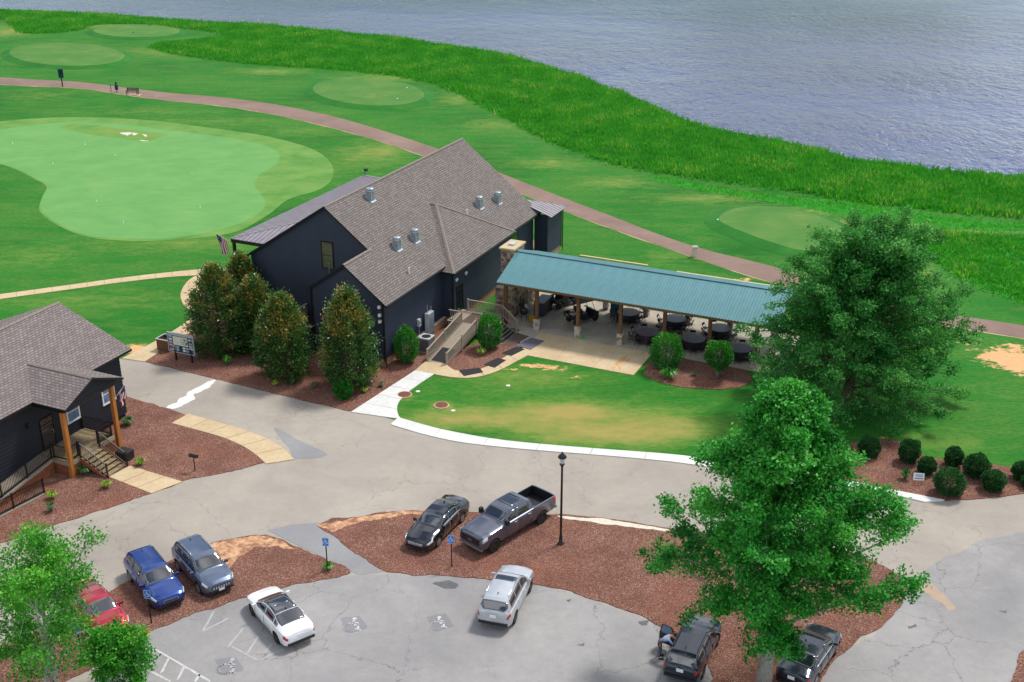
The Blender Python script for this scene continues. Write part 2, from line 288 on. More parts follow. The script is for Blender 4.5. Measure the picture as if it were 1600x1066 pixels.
def dup(root, l, rz, label=None, group=None):
    def cp(o, par):
        c = o.copy(); C.objects.link(c); c.parent = par
        for ch in o.children: cp(ch, c)
        return c
    r = cp(root, None); r.location = [float(x) for x in l]; r.rotation_euler = (0, 0, rz)
    if label: r['label'] = label
    if group: r['group'] = group
    return r
def share(name, me, parent, l, rot=(0, 0, 0), mat=None):
    o = bpy.data.objects.new(name, me); C.objects.link(o); o.parent = parent; o.location = [float(x) for x in l]; o.rotation_euler = rot
    if mat and not me.materials: me.materials.append(M[mat])
    return o
def cat(pts, closed=True, k=6):
    p = np.array(pts, float); n = len(p); out = []
    for i in range(n if closed else n-1):
        a, b, c, d = (p[(i-1) % n], p[i], p[(i+1) % n], p[(i+2) % n]) if closed else (p[max(i-1, 0)], p[i], p[i+1], p[min(i+2, n-1)])
        for t in np.arange(k)/k:
            out.append(.5*((2*b)+(-a+c)*t+(2*a-5*b+4*c-d)*t*t+(-a+3*b-3*c+d)*t**3))
    if not closed: out.append(p[-1])
    return np.array(out)
def W(px, z=0.0): return np.array([G(x, y, z)[:2] for x, y in px])
def resample(p, n):
    p = np.array(p, float); d = np.r_[0, np.cumsum(np.linalg.norm(np.diff(p, axis=0), axis=1))]; s = np.linspace(0, d[-1], n)
    return np.c_[np.interp(s, d, p[:, 0]), np.interp(s, d, p[:, 1])]
def ragged(poly, step=.35, amp=.09, seed=1):
    p = np.vstack([poly, poly[:1]]); L_ = np.linalg.norm(np.diff(p, axis=0), axis=1).sum(); n = max(12, int(L_/step)); q = resample(p, n+1)[:-1]
    r = np.random.default_rng(seed); t = np.roll(q, -1, 0)-np.roll(q, 1, 0); nn = np.c_[-t[:, 1], t[:, 0]]/(np.linalg.norm(t, axis=1)[:, None]+1e-9)
    a = r.normal(0, 1, n); a = (a+np.roll(a, 1)+np.roll(a, 2))/2
    return q+nn*(a*amp)[:, None]
def sheet(name, poly, z, mat, parent=None, thick=.03, structure=True):
    o = MB().prism([tuple(p) for p in poly], z-thick, z).build(name, mat, parent)
    if structure and parent is None: struct(o)
    return o
def inpoly(P, poly):
    x, y = P[:, 0], P[:, 1]; r = np.zeros(len(P), bool); n = len(poly)
    for i in range(n):
        x0, y0 = poly[i]; x1, y1 = poly[(i+1) % n]
        if y0 == y1: continue
        c = ((y0 > y) != (y1 > y)); r ^= c & (x < (x1-x0)*(y-y0)/(y1-y0)+x0)
    return r

# ------------------------------------------------------------------ terrain
SHORE = [(-500, 0), (-200, 8), (0, 18), (60, 21), (120, 23), (200, 28), (300, 35), (400, 41), (500, 50), (600, 60), (700, 74), (770, 85), (830, 100), (900, 121), (950, 140), (1000, 160), (1050, 183), (1100, 200), (1150, 211), (1200, 219), (1260, 234), (1320, 249), (1400, 260), (1500, 271), (1600, 280), (1800, 292), (2200, 310)]
shore = W(cat(SHORE, False, 4), -.3)
def shore_dist(P):
    ys = np.interp(P[:, 0], shore[:, 0], shore[:, 1]) if np.all(np.diff(shore[:, 0]) > 0) else None
    d = np.full(len(P), 1e9)
    for i in range(len(shore)-1):
        a, b = shore[i], shore[i+1]; ab = b-a; t = np.clip(((P-a)@ab)/(ab@ab), 0, 1); d = np.minimum(d, np.linalg.norm(P-(a+t[:, None]*ab), axis=1))
    poly = np.vstack([shore, [[shore[-1][0]+400, 900], [shore[0][0]-400, 900]]])
    return np.where(inpoly(P, poly), d, -d)
def hgt(d, P):
    t = np.clip((d+2.5)/6, 0, 1); z = -1.6*t*t*(3-2*t)
    far = np.clip((P[:, 1]-430)/30, 0, 1); return z+far*3.5
ROUGH = [[(-60, 30), (-60, 60), (0, 30), (15, 33), (25, 46), (36, 52), (85, 52), (120, 47), (150, 39), (200, 38), (270, 43), (340, 50), (352, 56), (310, 62), (258, 67), (237, 73), (250, 79), (300, 89), (380, 99), (480, 106), (560, 112), (640, 122), (700, 138), (745, 160), (790, 183), (830, 205), (870, 225), (920, 243), (970, 258), (1010, 266), (1060, 274), (1120, 283), (1180, 292), (1250, 300), (1330, 315), (1400, 322), (1480, 331), (1600, 340), (1750, 348), (1900, 330), (2100, 312)],
         [(1012, 274), (1060, 282), (1120, 292), (1180, 301), (1260, 310), (1350, 318), (1400, 326), (1500, 341), (1610, 350), (1800, 352), (1800, 362), (1600, 362), (1500, 358), (1420, 347), (1350, 340), (1290, 331), (1220, 318), (1150, 307), (1090, 297), (1040, 285)],
         [(1372, 348), (1420, 356), (1500, 364), (1610, 370), (1800, 372), (1900, 560), (1700, 510), (1600, 474), (1540, 452), (1490, 425), (1440, 395), (1395, 368)]]
r0 = W(cat(ROUGH[0], False, 3)); rough_polys = [np.vstack([r0, shore[::-1]]), W(cat(ROUGH[1], True, 3)), W(cat(ROUGH[2], True, 3))]
ys = [-400, -100, 0, 25, 38]
while ys[-1] < 470: ys.append(ys[-1]+max(.4, ys[-1]*.0042))
ys += [600, 900, 1600]; xs = np.r_[-1500, -700, -400, -250, np.arange(-160, 161, .7), 250, 400, 700, 1500]; ys = np.array(ys)
GX, GY = np.meshgrid(xs, ys); PP = np.c_[GX.ravel(), GY.ravel()]; sdist = shore_dist(PP); ZZ = hgt(sdist, PP)
nx, ny = len(xs), len(ys); idx = np.arange(nx*ny).reshape(ny, nx)
quads = np.stack([idx[:-1, :-1], idx[:-1, 1:], idx[1:, 1:], idx[1:, :-1]], -1).reshape(-1, 4)
def npmesh(name, V, Fq, nper):
    me = bpy.data.meshes.new(name); me.vertices.add(len(V)); me.vertices.foreach_set('co', np.asarray(V, np.float32).ravel())
    nf = len(Fq); me.loops.add(nf*nper); me.loops.foreach_set('vertex_index', np.asarray(Fq, np.int32).ravel())
    me.polygons.add(nf); me.polygons.foreach_set('loop_start', np.arange(nf, dtype=np.int32)*nper)
    me.update(calc_edges=True); me.validate(); return me
gm = npmesh('ground', np.c_[PP, ZZ], quads, 4)
dry = np.zeros(len(PP)); bare = np.zeros(len(PP)); lush = np.zeros(len(PP))
def blob(px, py, rx, ry, amt, arr):
    c = G(px, py)[:2]; sx = abs(G(px+rx, py)[0]-c[0]); sy = abs(G(px, py-ry)[1]-c[1])
    arr += amt*np.exp(-(((PP[:, 0]-c[0])/sx)**2+((PP[:, 1]-c[1])/sy)**2))
for b in [(850, 650, 160, 22, .75), (960, 680, 140, 18, .85), (700, 655, 80, 14, .5), (820, 590, 90, 18, .45), (1050, 660, 60, 20, .5), (690, 634, 14, 6, .8), (632, 622, 14, 5, .7), (900, 640, 60, 12, .5), (1470, 690, 80, 16, .35), (120, 470, 160, 14, .3), (60, 400, 60, 20, .25), (300, 380, 130, 12, .4), (560, 250, 70, 25, .3), (130, 40, 120, 6, .5), (20, 50, 40, 8, .6), (300, 80, 120, 8, .5), (420, 112, 60, 5, .5), (600, 122, 80, 6, .45), (720, 155, 40, 10, .45), (770, 195, 50, 10, .4), (860, 255, 60, 10, .45), (960, 285, 60, 10, .45), (1100, 310, 80, 8, .5), (1250, 330, 80, 8, .5), (1400, 350, 60, 5, .6), (1500, 362, 100, 3, .6), (1330, 350, 40, 8, .5), (1440, 420, 20, 20, .4), (60, 150, 60, 8, .25), (480, 205, 60, 8, .3), (700, 128, 30, 4, .4), (1100, 440, 60, 10, .4), (1050, 400, 60, 10, .3), (225, 545, 40, 10, .5), (600, 235, 50, 12, .4), (330, 190, 120, 6, .3), (230, 175, 120, 6, .25)]: blob(*b, dry)
for b in [(1560, 558, 55, 16, .5), (1612, 572, 60, 22, .6), (1510, 535, 34, 8, .42), (1585, 540, 20, 8, .45), (830, 570, 22, 5, .55), (868, 576, 30, 6, .6), (800, 577, 14, 4, .5), (1165, 436, 26, 4, .55), (1130, 432, 12, 3, .4), (905, 590, 30, 5, .42), (1375, 685, 30, 4, .55), (1440, 700, 20, 3, .4), (1530, 722, 30, 3, .4), (213, 545, 26, 9, .75), (490, 183, 18, 2, .5), (470, 180, 20, 2, .4)]: blob(*b, bare)
for pl in rough_polys: lush += inpoly(PP, pl)*1.0
at = gm.color_attributes.new('dry', 'FLOAT_COLOR', 'POINT'); at.data.foreach_set('color', np.c_[dry, bare, np.clip(lush, 0, 1), np.ones(len(PP))].astype(np.float32).ravel())
gm.polygons.foreach_set('use_smooth', [True]*len(gm.polygons))
ground = struct(obj('ground', gm, 'turf'))
water = struct(sheet('lake_water', [(-1400, 60), (1400, 60), (1400, 470), (-1400, 470)], -.42, 'water', thick=.02))

# greens and tees: raised turf tables with a sloped skirt
def plateau(name, poly, h, skirt, mat, rim=None, z0=.004):
    p = np.array(poly); c = p.mean(0); n = len(p); mb = MB()
    t = np.roll(p, -1, 0)-np.roll(p, 1, 0); nn = np.c_[t[:, 1], -t[:, 0]]/np.linalg.norm(t, axis=1)[:, None]
    if ((p-c)*nn).sum() < 0: nn = -nn
    o = p+nn*skirt
    par = sheet(name, o, z0, rim or mat, thick=.02)
    vs = [(*q, z0+.004) for q in o]+[(*((q+s_)/2), z0+h*.6) for q, s_ in zip(p, o)]+[(*q, h+z0) for q in p]
    fs = [(i, (i+1) % n, n+(i+1) % n, n+i) for i in range(n)]+[(n+i, n+(i+1) % n, 2*n+(i+1) % n, 2*n+i) for i in range(n)]
    sk = MB().add(vs, fs).build('bank', rim or mat, par, True, normals=True)
    MB().prism([tuple(q) for q in p], h+z0-.02, h+z0+.004).build('mown_top', mat, par); return par
def ell(cx, cy, rx, ry, n=40, pw=2.0, tilt=0.0):
    return W([(cx+rx*math.copysign(abs(math.cos(a))**(2/pw), math.cos(a)), cy+tilt*rx*math.cos(a)+ry*math.copysign(abs(math.sin(a))**(2/pw), math.sin(a))) for a in np.linspace(0, 2*math.pi, n, False)])
plateau('tee_box', ell(105, 88, 90, 18, tilt=.03), .35, 1.5, 'tee_turf', 'dark_turf')
plateau('tee_box', ell(214, 51, 68, 10, tilt=.01), .35, 1.5, 'tee_turf', 'dark_turf')
plateau('tee_box', ell(576, 147.5, 87, 21, tilt=.06), .4, 1.5, 'tee_turf', 'dark_turf')
plateau('tee_box', W(cat([(1123, 347), (1135, 336), (1165, 329), (1210, 329), (1260, 338), (1300, 352), (1330, 372), (1325, 390), (1290, 400), (1245, 396), (1200, 383), (1160, 368), (1132, 356)], True, 5)), .4, 1.5, 'tee_turf', 'dark_turf')
FR = W(cat([(-80, 200), (0, 190), (80, 184), (160, 184), (240, 189), (320, 199), (400, 210), (450, 221), (490, 234), (513, 250), (521, 266), (516, 284), (495, 298), (450, 312), (420, 335), (370, 362), (300, 373), (220, 377), (140, 371), (90, 352), (62, 330), (66, 308), (72, 292), (50, 278), (0, 257), (-80, 250)], True, 5))
sheet('green_collar', FR, .012, 'fringe_turf', thick=.02)
GRN = W(cat([(-80, 215), (0, 203), (40, 197), (110, 191), (180, 194), (260, 203), (340, 213), (400, 224), (430, 235), (437, 248), (425, 262), (405, 274), (398, 290), (410, 306), (414, 322), (395, 340), (350, 358), (280, 371), (220, 374), (140, 369), (92, 350), (64, 328), (67, 308), (73, 292), (52, 277), (0, 256), (-80, 249)], True, 5))
sheet('putting_green', GRN, .019, 'green_turf', thick=.012)
sheet('turf_nursery', ragged(W([(92, 199), (118, 194), (180, 200), (263, 210), (232, 221), (150, 212)]), .5, .12, 4), .026, 'pale_turf', thick=.01)
for i, p in enumerate([[(188, 208), (207, 207), (200, 214)], [(203, 207), (216, 209), (210, 212)], [(222, 210), (231, 211), (228, 214)], [(219, 219), (233, 220), (231, 222)]]):
    sheet('bare_patch', ragged(W(p), .3, .12, i), .031, 'pale_stone', thick=.008)

# roads and paths
ROAD = [(150, 552), (188, 561), (222, 560), (250, 567), (330, 587), (400, 605), (470, 622), (545, 638), (610, 655), (660, 673), (720, 687), (800, 696), (870, 702), (1000, 712), (1080, 721), (1170, 738), (1290, 756), (1395, 768), (1445, 779), (1475, 778), (1540, 775), (1610, 768), (1900, 745), (1900, 1500), (-500, 1500), (-500, 800), (100, 620)]
sheet('road', W(ROAD), .010, 'road_asphalt')
LOT = cat([(190, 1020), (232, 985), (300, 957), (380, 936), (455, 916), (548, 900), (620, 898), (740, 904), (830, 913), (900, 930), (990, 962), (1060, 990), (1120, 1020), (1150, 1060), (1160, 1200), (700, 1300), (100, 1200)], True, 4)
sheet('parking_lot', W(LOT), .016, 'lot_asphalt')
RLOT = cat([(1420, 915), (1500, 860), (1620, 830), (1800, 820), (1800, 1300), (1270, 1300), (1285, 1062), (1340, 1008), (1385, 975)], True, 4)
sheet('drive_lane', ragged(W(RLOT), .5, .1, 9), .016, 'lot_asphalt')
sheet('asphalt_patch', W([(418, 829), (455, 820), (497, 817), (540, 845), (606, 893), (560, 899), (520, 878), (470, 855)]), .022, 'patch_asphalt', thick=.01)
sheet('asphalt_patch', W(cat([(430, 668), (470, 690), (512, 711), (462, 717), (452, 700), (436, 682)], True, 3)), .022, 'patch_asphalt', thick=.01)
PT = [(-200, 108), (-100, 114), (0, 121), (60, 125), (130, 129), (200, 138), (270, 146), (330, 151), (400, 159), (460, 169), (520, 182), (580, 199), (640, 218), (700, 239), (780, 270), (830, 290), (900, 317), (960, 340), (1030, 367), (1100, 390), (1160, 405), (1215, 419), (1330, 452), (1450, 486), (1520, 497), (1600, 509), (1750, 530)]
PB = [(-200, 118), (-100, 124), (0, 132), (60, 135), (130, 139), (200, 149), (270, 158), (340, 165), (400, 174), (460, 186), (520, 200), (580, 217), (640, 236), (700, 258), (765, 282), (830, 309), (900, 337), (980, 366), (1060, 394), (1130, 418), (1205, 441), (1330, 476), (1455, 505), (1530, 517), (1600, 529), (1750, 552)]
wt, wb = W(cat(PT, False, 4)), W(cat(PB, False, 4))
sheet('cart_path', np.vstack([wt, wb[::-1]]), .03, 'path_asphalt', thick=.05)
e0 = resample(wb, 240); sheet('path_verge', np.vstack([e0, (e0+np.c_[np.zeros(240), -.05-.26*np.abs(np.sin(np.arange(240)*.37)*np.sin(np.arange(240)*.13))-.1*rng.random(240)])[::-1]]), .012, 'curb_concrete', thick=.02)
def beds(name, px, seed, z=.05, k=4, mat='mulch', amp=.07): return sheet(name, ragged(W(cat(px, True, k)) if k else W(px), .3, amp, seed), z, mat, thick=.07)
beds('mulch_bed', [(250, 572), (225, 565), (262, 540), (310, 512), (330, 480), (335, 440), (420, 430), (520, 470), (700, 500), (690, 540), (668, 566), (648, 580), (600, 612), (548, 644), (470, 626), (400, 609), (330, 591)], 1, k=0)
beds('mulch_bed', [(90, 560), (196, 621), (235, 631), (268, 641), (292, 650), (330, 677), (380, 695), (408, 711), (413, 724), (350, 740), (288, 752), (236, 771), (205, 783), (150, 800), (110, 814), (60, 830), (0, 850), (-200, 920), (-260, 700)], 2, k=0)
beds('mulch_bed', [(-100, 1055), (0, 1012), (100, 965), (190, 915), (262, 878), (335, 848), (402, 836), (432, 840), (470, 858), (520, 879), (549, 897), (500, 908), (440, 919), (380, 935), (330, 950), (270, 974), (230, 992), (195, 1018), (120, 1056), (0, 1110)], 3, k=2)
beds('mulch_bed', [(500, 820), (560, 808), (640, 798), (760, 801), (900, 806), (960, 813), (1060, 828), (1200, 842), (1350, 870), (1418, 915), (1412, 934), (1378, 978), (1337, 1005), (1283, 1060), (1240, 1200), (1120, 1200), (1112, 1060), (1085, 1010), (1050, 985), (1000, 963), (950, 945), (880, 922), (830, 912), (740, 903), (680, 899), (612, 896), (580, 880)], 4, k=2)
sheet('bare_earth', ragged(W([(300, 868), (335, 850), (402, 837), (436, 843), (462, 860), (432, 856), (400, 856), (374, 872), (352, 898), (334, 884)]), .2, .06, 31), .056, 'earth', thick=.012)
sheet('bare_earth', ragged(W([(497, 822), (560, 809), (640, 799), (730, 801), (720, 808), (640, 805), (560, 818), (520, 832)]), .16, .05, 32), .056, 'earth', thick=.012)
sheet('bare_earth', ragged(W([(870, 807), (960, 814), (1050, 829), (1050, 833), (960, 821), (880, 812)]), .3, .08, 33), .056, 'pale_stone', thick=.012)
beds('mulch_bed', [(1330, 692), (1400, 689), (1425, 701), (1450, 714), (1490, 721), (1540, 725), (1610, 733), (1800, 745), (1800, 757), (1610, 772), (1540, 779), (1475, 783), (1400, 768), (1320, 752)], 5, k=2)
beds('mulch_bed', [(1006, 588), (1032, 557), (1090, 566), (1165, 580), (1170, 600), (1130, 609), (1070, 606)], 6, k=2)
beds('mulch_bed', [(1572, 1070), (1590, 1030), (1612, 1008), (1800, 930), (1800, 1200), (1560, 1200)], 8, k=0)
beds('mulch_bed', [(690, 560), (735, 540), (765, 532), (808, 528), (812, 548), (770, 574), (730, 582), (700, 579)], 7, k=2)
def slabs(name, left, right, n, z, mat, gap=.02, k=6, stuct=True, label=None):
    a = resample(W(cat(left, False, k)) if k else W(left), n*3+1); b = resample(W(cat(right, False, k)) if k else W(right), n*3+1)
    par = sheet(name, np.vstack([a, b[::-1]]), z-.035, 'curb_concrete', thick=.05)
    for i in range(n):
        A_, B_ = a[i*3:i*3+4].copy(), b[i*3:i*3+4].copy(); da = (A_[1]-A_[0]); da /= np.linalg.norm(da); db = (A_[-1]-A_[-2]); db /= np.linalg.norm(db)
        A_[0] += da*gap; B_[0] += da*gap; A_[-1] -= db*gap; B_[-1] -= db*gap
        MB().prism([tuple(q) for q in np.vstack([A_, B_[::-1]])], z-.03, z+rng.uniform(-.003, .003)).build('slab', mat, par)
    return par
slabs('walkway', [(-60, 468.5), (0, 460.5), (100, 447), (200, 433.5), (270, 425.5), (330, 420), (372, 418)], [(-60, 477), (0, 468), (100, 454), (200, 440.5), (270, 433), (330, 430), (372, 428)], 16, .045, 'tan_concrete')
slabs('walkway', [(330, 425), (303, 433), (288, 447), (282, 462), (287, 477), (300, 489), (296, 500), (262, 523), (222, 545), (190, 561)], [(352, 430), (336, 442), (322, 456), (318, 470), (325, 482), (336, 494), (330, 506), (300, 522), (262, 543), (226, 566)], 11, .052, 'tan_concrete')
slabs('walkway', [(294, 647.5), (345, 662), (385, 674), (420, 688), (443, 702), (460, 719)], [(268, 662), (320, 676), (355, 687), (385, 701), (403, 714), (416, 726)], 6, .062, 'tan_concrete', k=4)
slabs('walkway', [(203, 729), (286, 754)], [(170, 746), (237, 772)], 3, .062, 'tan_concrete', k=0)
slabs('walkway', [(650, 579), (548, 645)], [(679, 585), (655, 601), (634, 617), (621, 633), (622, 649), (627, 656)], 5, .062, 'white_concrete', k=3)
slabs('walkway', [(622, 653), (660, 664), (700, 674), (780, 688), (870, 697), (960, 704), (1070, 713), (1180, 730)], [(610, 664), (660, 679), (720, 692), (800, 701), (870, 707), (960, 714), (1070, 725), (1180, 744)], 7, .06, 'white_concrete')
slabs('walkway', [(664, 566), (700, 570), (652, 579)][:2], [(648, 580), (682, 586)], 1, .06, 'tan_concrete', k=0)
slabs('walkway', [(698, 571), (712, 580), (738, 580), (766, 572), (790, 558), (812, 545)], [(680, 586), (712, 591), (746, 590), (779, 580), (808, 565), (832, 552)], 5, .058, 'tan_concrete')
sheet('kerb', W([(1318, 751), (1395, 767), (1476, 783), (1445, 786), (1395, 774), (1318, 760)]), .09, 'white_concrete', thick=.12)
# ------------------------------------------------------------------ building helpers (local frame: x=u, y=v)
def clapwall(name, parent, mat, o, sdir, out, poly, ex=.25, label=None):
    """lapped boards on a convex wall outline; poly in (s, z); o = origin, sdir/out = unit 2-vectors"""
    mb = MB(); zs = [p[1] for p in poly]; z = min(zs); top = max(zs)
    def ext(zz):
        r = []
        n = len(poly)
        for i in range(n):
            a, b = poly[i], poly[(i+1) % n]
            if (a[1]-zz)*(b[1]-zz) <= 0 and a[1] != b[1]: r.append(a[0]+(b[0]-a[0])*(zz-a[1])/(b[1]-a[1]))
            elif a[1] == b[1] == zz: r += [a[0], b[0]]
        return (min(r), max(r)) if r else None
    pt = lambda s, zz, d: (o[0]+sdir[0]*s+out[0]*d, o[1]+sdir[1]*s+out[1]*d, zz)
    while z < top-.02:
        z1 = min(z+ex, top); a = ext(z+1e-4); b = ext(z1-1e-4)
        if a and b:
            mb.quad(pt(a[0], z, .055), pt(a[1], z, .055), pt(b[1], z1, .006), pt(b[0], z1, .006))
            mb.quad(pt(a[0], z, 0), pt(a[1], z, 0), pt(a[1], z, .055), pt(a[0], z, .055))
        z = z1
    mb.add([pt(s, zz, -.01) for s, zz in poly], [tuple(range(len(poly)))])
    mb.add([pt(s, zz, -.15) for s, zz in poly], [tuple(range(len(poly)))])
    return mb.build(name, mat, parent, label=label)
def roofplane(name, parent, mat, pts, th=.16, trim='black_trim'):
    """shingled plane with a dark fascia/soffit slab under it; pts[0]->pts[1] runs along the eave"""
    p = [Vector(q) for q in pts]; x = (p[1]-p[0]).normalized(); nrm = (p[1]-p[0]).cross(p[-1]-p[0]).normalized(); y = nrm.cross(x)
    if nrm.z < 0: nrm = -nrm
    if y.z < 0: y = -y
    me = MB().add(p, [tuple(range(len(p)))]).mesh(name)
    if me.polygons[0].normal.z < 0: me.flip_normals()
    uv = me.uv_layers.new(name='UVMap')
    for lp in me.loops:
        d = Vector(me.vertices[lp.vertex_index].co)-p[0]; uv.data[lp.index].uv = (d.dot(x)+50, d.dot(y)+50)
    o = obj(name, me, mat, parent)
    a = [q-Vector((0, 0, .008)) for q in p]; b = [q-Vector((0, 0, th)) for q in p]; n = len(p)
    MB().add(a+b, [tuple(range(n)), tuple(range(n, 2*n))[::-1]]+[(i, (i+1) % n, n+(i+1) % n, n+i) for i in range(n)]).build('fascia', trim, o)
    return o
def ridge(parent, a, b, mat='ridge_cap', wd=.28):
    a, b = Vector(a), Vector(b); d = (b-a).normalized(); sd = d.cross(Vector((0, 0, 1))).normalized()*wd/2; mb = MB()
    n = max(2, int((b-a).length/.3))
    for i in range(n):
        q0 = a+(b-a)*(i/n); q1 = a+(b-a)*((i+1)/n); up = Vector((0, 0, .05+.012*(i % 2)))
        mb.quad(q0-sd-Vector((0, 0, .02)), q1-sd-Vector((0, 0, .02)), q1+up, q0+up); mb.quad(q0+up, q1+up, q1+sd-Vector((0, 0, .02)), q0+sd-Vector((0, 0, .02)))
    return mb.build('ridge_cap', mat, parent)
def window(parent, o, sdir, out, s0, s1, z0, z1, frame='black_trim', glass='win_glass', fw=.07, mull=True, name='window'):
    pt = lambda s, z, d: (o[0]+sdir[0]*s+out[0]*d, o[1]+sdir[1]*s+out[1]*d, z)
    mb = MB()
    def slab(sa, sb, za, zb, d0, d1):
        vs = [pt(s, z, d) for d in (d0, d1) for s, z in ((sa, za), (sb, za), (sb, zb), (sa, zb))]
        mb.add(vs, [(0, 3, 2, 1), (4, 5, 6, 7), (0, 1, 5, 4), (1, 2, 6, 5), (2, 3, 7, 6), (3, 0, 4, 7)])
    slab(s0-fw, s1+fw, z1, z1+fw, -.02, .101); slab(s0-fw-.03, s1+fw+.03, z0-fw, z0, -.02, .12); slab(s0-fw, s0, z0, z1, -.02, .098); slab(s1, s1+fw, z0, z1, -.02, .098)
    if mull: zm = (z0+z1)/2; slab(s0, s1, zm-.025, zm+.025, .0, .085)
    w_ = mb.build(name, frame, parent, normals=True)
    MB().quad(pt(s0, z0, .068), pt(s1, z0, .068), pt(s1, z1, .068), pt(s0, z1, .068)).build('pane', glass, w_)
    return w_
def stones(name, parent, a, b, size=(.34, .2), seed=0):
    """irregular stone facing over a box from corner a to corner b"""
    r = random.Random(seed); core = MB().span(a, b).build(name, 'mortar', parent); mbs = {k: MB() for k in ('stone_a', 'stone_b', 'stone_c')}
    def face(o, sd, out, L_, z0, z1):
        z = z0
        while z < z1-.05:
            h = min(r.uniform(.7, 1.35)*size[1], z1-z); s = 0
            while s < L_-.04:
                l = min(r.uniform(.6, 1.5)*size[0], L_-s); d = r.uniform(.015, .05); k = r.choice(('stone_a', 'stone_a', 'stone_b', 'stone_c'))
                c = [o[i]+sd[i]*(s+l/2)+out[i]*d/2 for i in (0, 1)]
                ang = math.atan2(sd[1], sd[0]); mbs[k].box((c[0], c[1], z+h/2), (l-.02, d, h-.02), ang)
                s += l
            z += h
    x0, x1, y0, y1 = a[0], b[0], a[1], b[1]
    face((x0, y0), (1, 0), (0, -1), x1-x0, a[2], b[2]); face((x1, y0), (0, 1), (1, 0), y1-y0, a[2], b[2]); face((x1, y1), (-1, 0), (0, 1), x1-x0, a[2], b[2]); face((x0, y1), (0, -1), (-1, 0), y1-y0, a[2], b[2])
    for k, mb in mbs.items():
        o = mb.build('stone_facing', k, core); o['kind'] = 'stuff'
    return core

# ------------------------------------------------------------------ clubhouse
CH = thing('clubhouse', 'large navy sided clubhouse with brown shingle roof beside the pavilion', 'building', OB, ANG)
SR, SL = .772, .66; RZ, RU = 10.90, -6.95
zr = lambda u: 5.40-SR*(u-.11)
zl = lambda u: RZ-SL*(RU-u)
V1 = 3.66
clapwall('wall', CH, 'navy_siding', (0, V1), (1, 0), (0, -1), [(-14.4, .7), (-1.5, .7), (-1.5, zr(-1.5)-.15), (RU, RZ-.2), (-14.4, zl(-14.4)-.15)])
clapwall('wall', CH, 'navy_siding', (0, 0), (1, 0), (0, -1), [(-6.2, .7), (0, .7), (0, zr(0)-.15), (-3.1, 7.75), (-6.2, 5.62)])
clapwall('wall', CH, 'navy_siding', (0, 0), (0, 1), (1, 0), [(0, .7), (9.4, .7), (9.4, 5.25), (0, 5.25)])
clapwall('wall', CH, 'navy_siding', (-6.2, 0), (0, 1), (-1, 0), [(0, .7), (V1, .7), (V1, 5.7), (0, 5.7)])
clapwall('wall', CH, 'navy_siding', (0, 9.4), (1, 0), (0, -1), [(0, .7), (.95, .7), (.95, 4.7), (0, 4.7)])
clapwall('wall', CH, 'navy_siding', (.95, 0), (0, 1), (1, 0), [(9.4, .7), (20, .7), (20, 4.75), (9.4, 4.75)])
clapwall('wall', CH, 'navy_siding', (.4, 0), (0, 1), (1, 0), [(20, .7), (26.7, .7), (26.7, 5.05), (20, 5.05)])
clapwall('wall', CH, 'navy_siding', (0, 26.7), (-1, 0), (0, 1), [(-.4, .7), (14.4, .7), (14.4, zl(-14.4)-.15), (-RU, RZ-.2), (-.4, 5.0)])
clapwall('wall', CH, 'navy_siding', (-14.4, 0), (0, 1), (-1, 0), [(V1, .7), (26.7, .7), (26.7, 5.9), (V1, 5.9)])
clapwall('wall', CH, 'navy_siding', (1.8, 0), (0, 1), (1, 0), [(26.9, .7), (30.3, .7), (30.3, 4.45), (26.9, 4.45)])
clapwall('wall', CH, 'navy_siding', (0, 26.9), (1, 0), (0, -1), [(.5, .7), (1.8, .7), (1.8, 4.5), (.5, 4.5)])
fb = MB(); fb.span((-6.15, .05, 0), (-.05, 9.3, .7)); fb.span((-14.3, V1+.05, 0), (.35, 26.6, .69)); fb.span((.3, 9.45, 0), (.9, 19.9, .695)); fb.span((.36, 26.7, 0), (1.75, 30.25, .68)); fb.build('foundation', 'brick_base', CH)
for (x, y) in ((0, 0), (.95, 9.4), (-6.2, 0), (1.8, 30.3), (.4, 26.7)):
    MB().span((x-.06, y-.06, .5), (x+.045, y+.045, {0: 5.2, .95: 4.65, -6.2: 5.6, 1.8: 4.4}.get(x, 5.0))).build('corner_board', 'black_trim', CH)
# roof planes
e_w, e_m, e_h = .42, 1.0, 1.4
roofplane('roof', CH, 'brown_shingle', [(e_w, -.3, zr(e_w)), (e_w, 9.2, zr(e_w)), (-3.1, 9.2, zr(-3.1)), (-3.1, -.3, zr(-3.1))])
roofplane('roof', CH, 'brown_shingle', [(-3.1, V1-.3, zr(-3.1)), (-3.1, 9.2, zr(-3.1)), (RU, 9.2, zr(RU)), (RU, V1-.3, zr(RU))])
roofplane('roof', CH, 'brown_shingle', [(e_m, 9.2, zr(e_m)), (e_m, 27, zr(e_m)), (RU, 27, zr(RU)), (RU, 9.2, zr(RU))])
roofplane('roof', CH, 'brown_shingle', [(-15, 27, zl(-15)), (-15, V1-.3, zl(-15)), (RU, V1-.3, zr(RU)), (RU, 27, zr(RU))])
roofplane('roof', CH, 'brown_shingle', [(-6.55, V1-.1, 5.45), (-6.55, -.3, 5.45), (-3.1, -.3, zr(-3.1)), (-3.1, V1-.1, zr(-3.1))])
zh, va, vb, vm, ua, za = 4.82, 8.75, 20.6, 14.6, -3.25, 8.42
roofplane('roof', CH, 'brown_shingle', [(e_h, va, zh), (e_h, vb, zh), (ua, vm, za)])
roofplane('roof', CH, 'brown_shingle', [(-.6, va, zh), (e_h, va, zh), (ua, vm, za), (-3.9, vm, za)], .1)
roofplane('roof', CH, 'brown_shingle', [(e_h, vb, zh), (-.6, vb, zh), (-3.9, vm, za), (ua, vm, za)], .1)
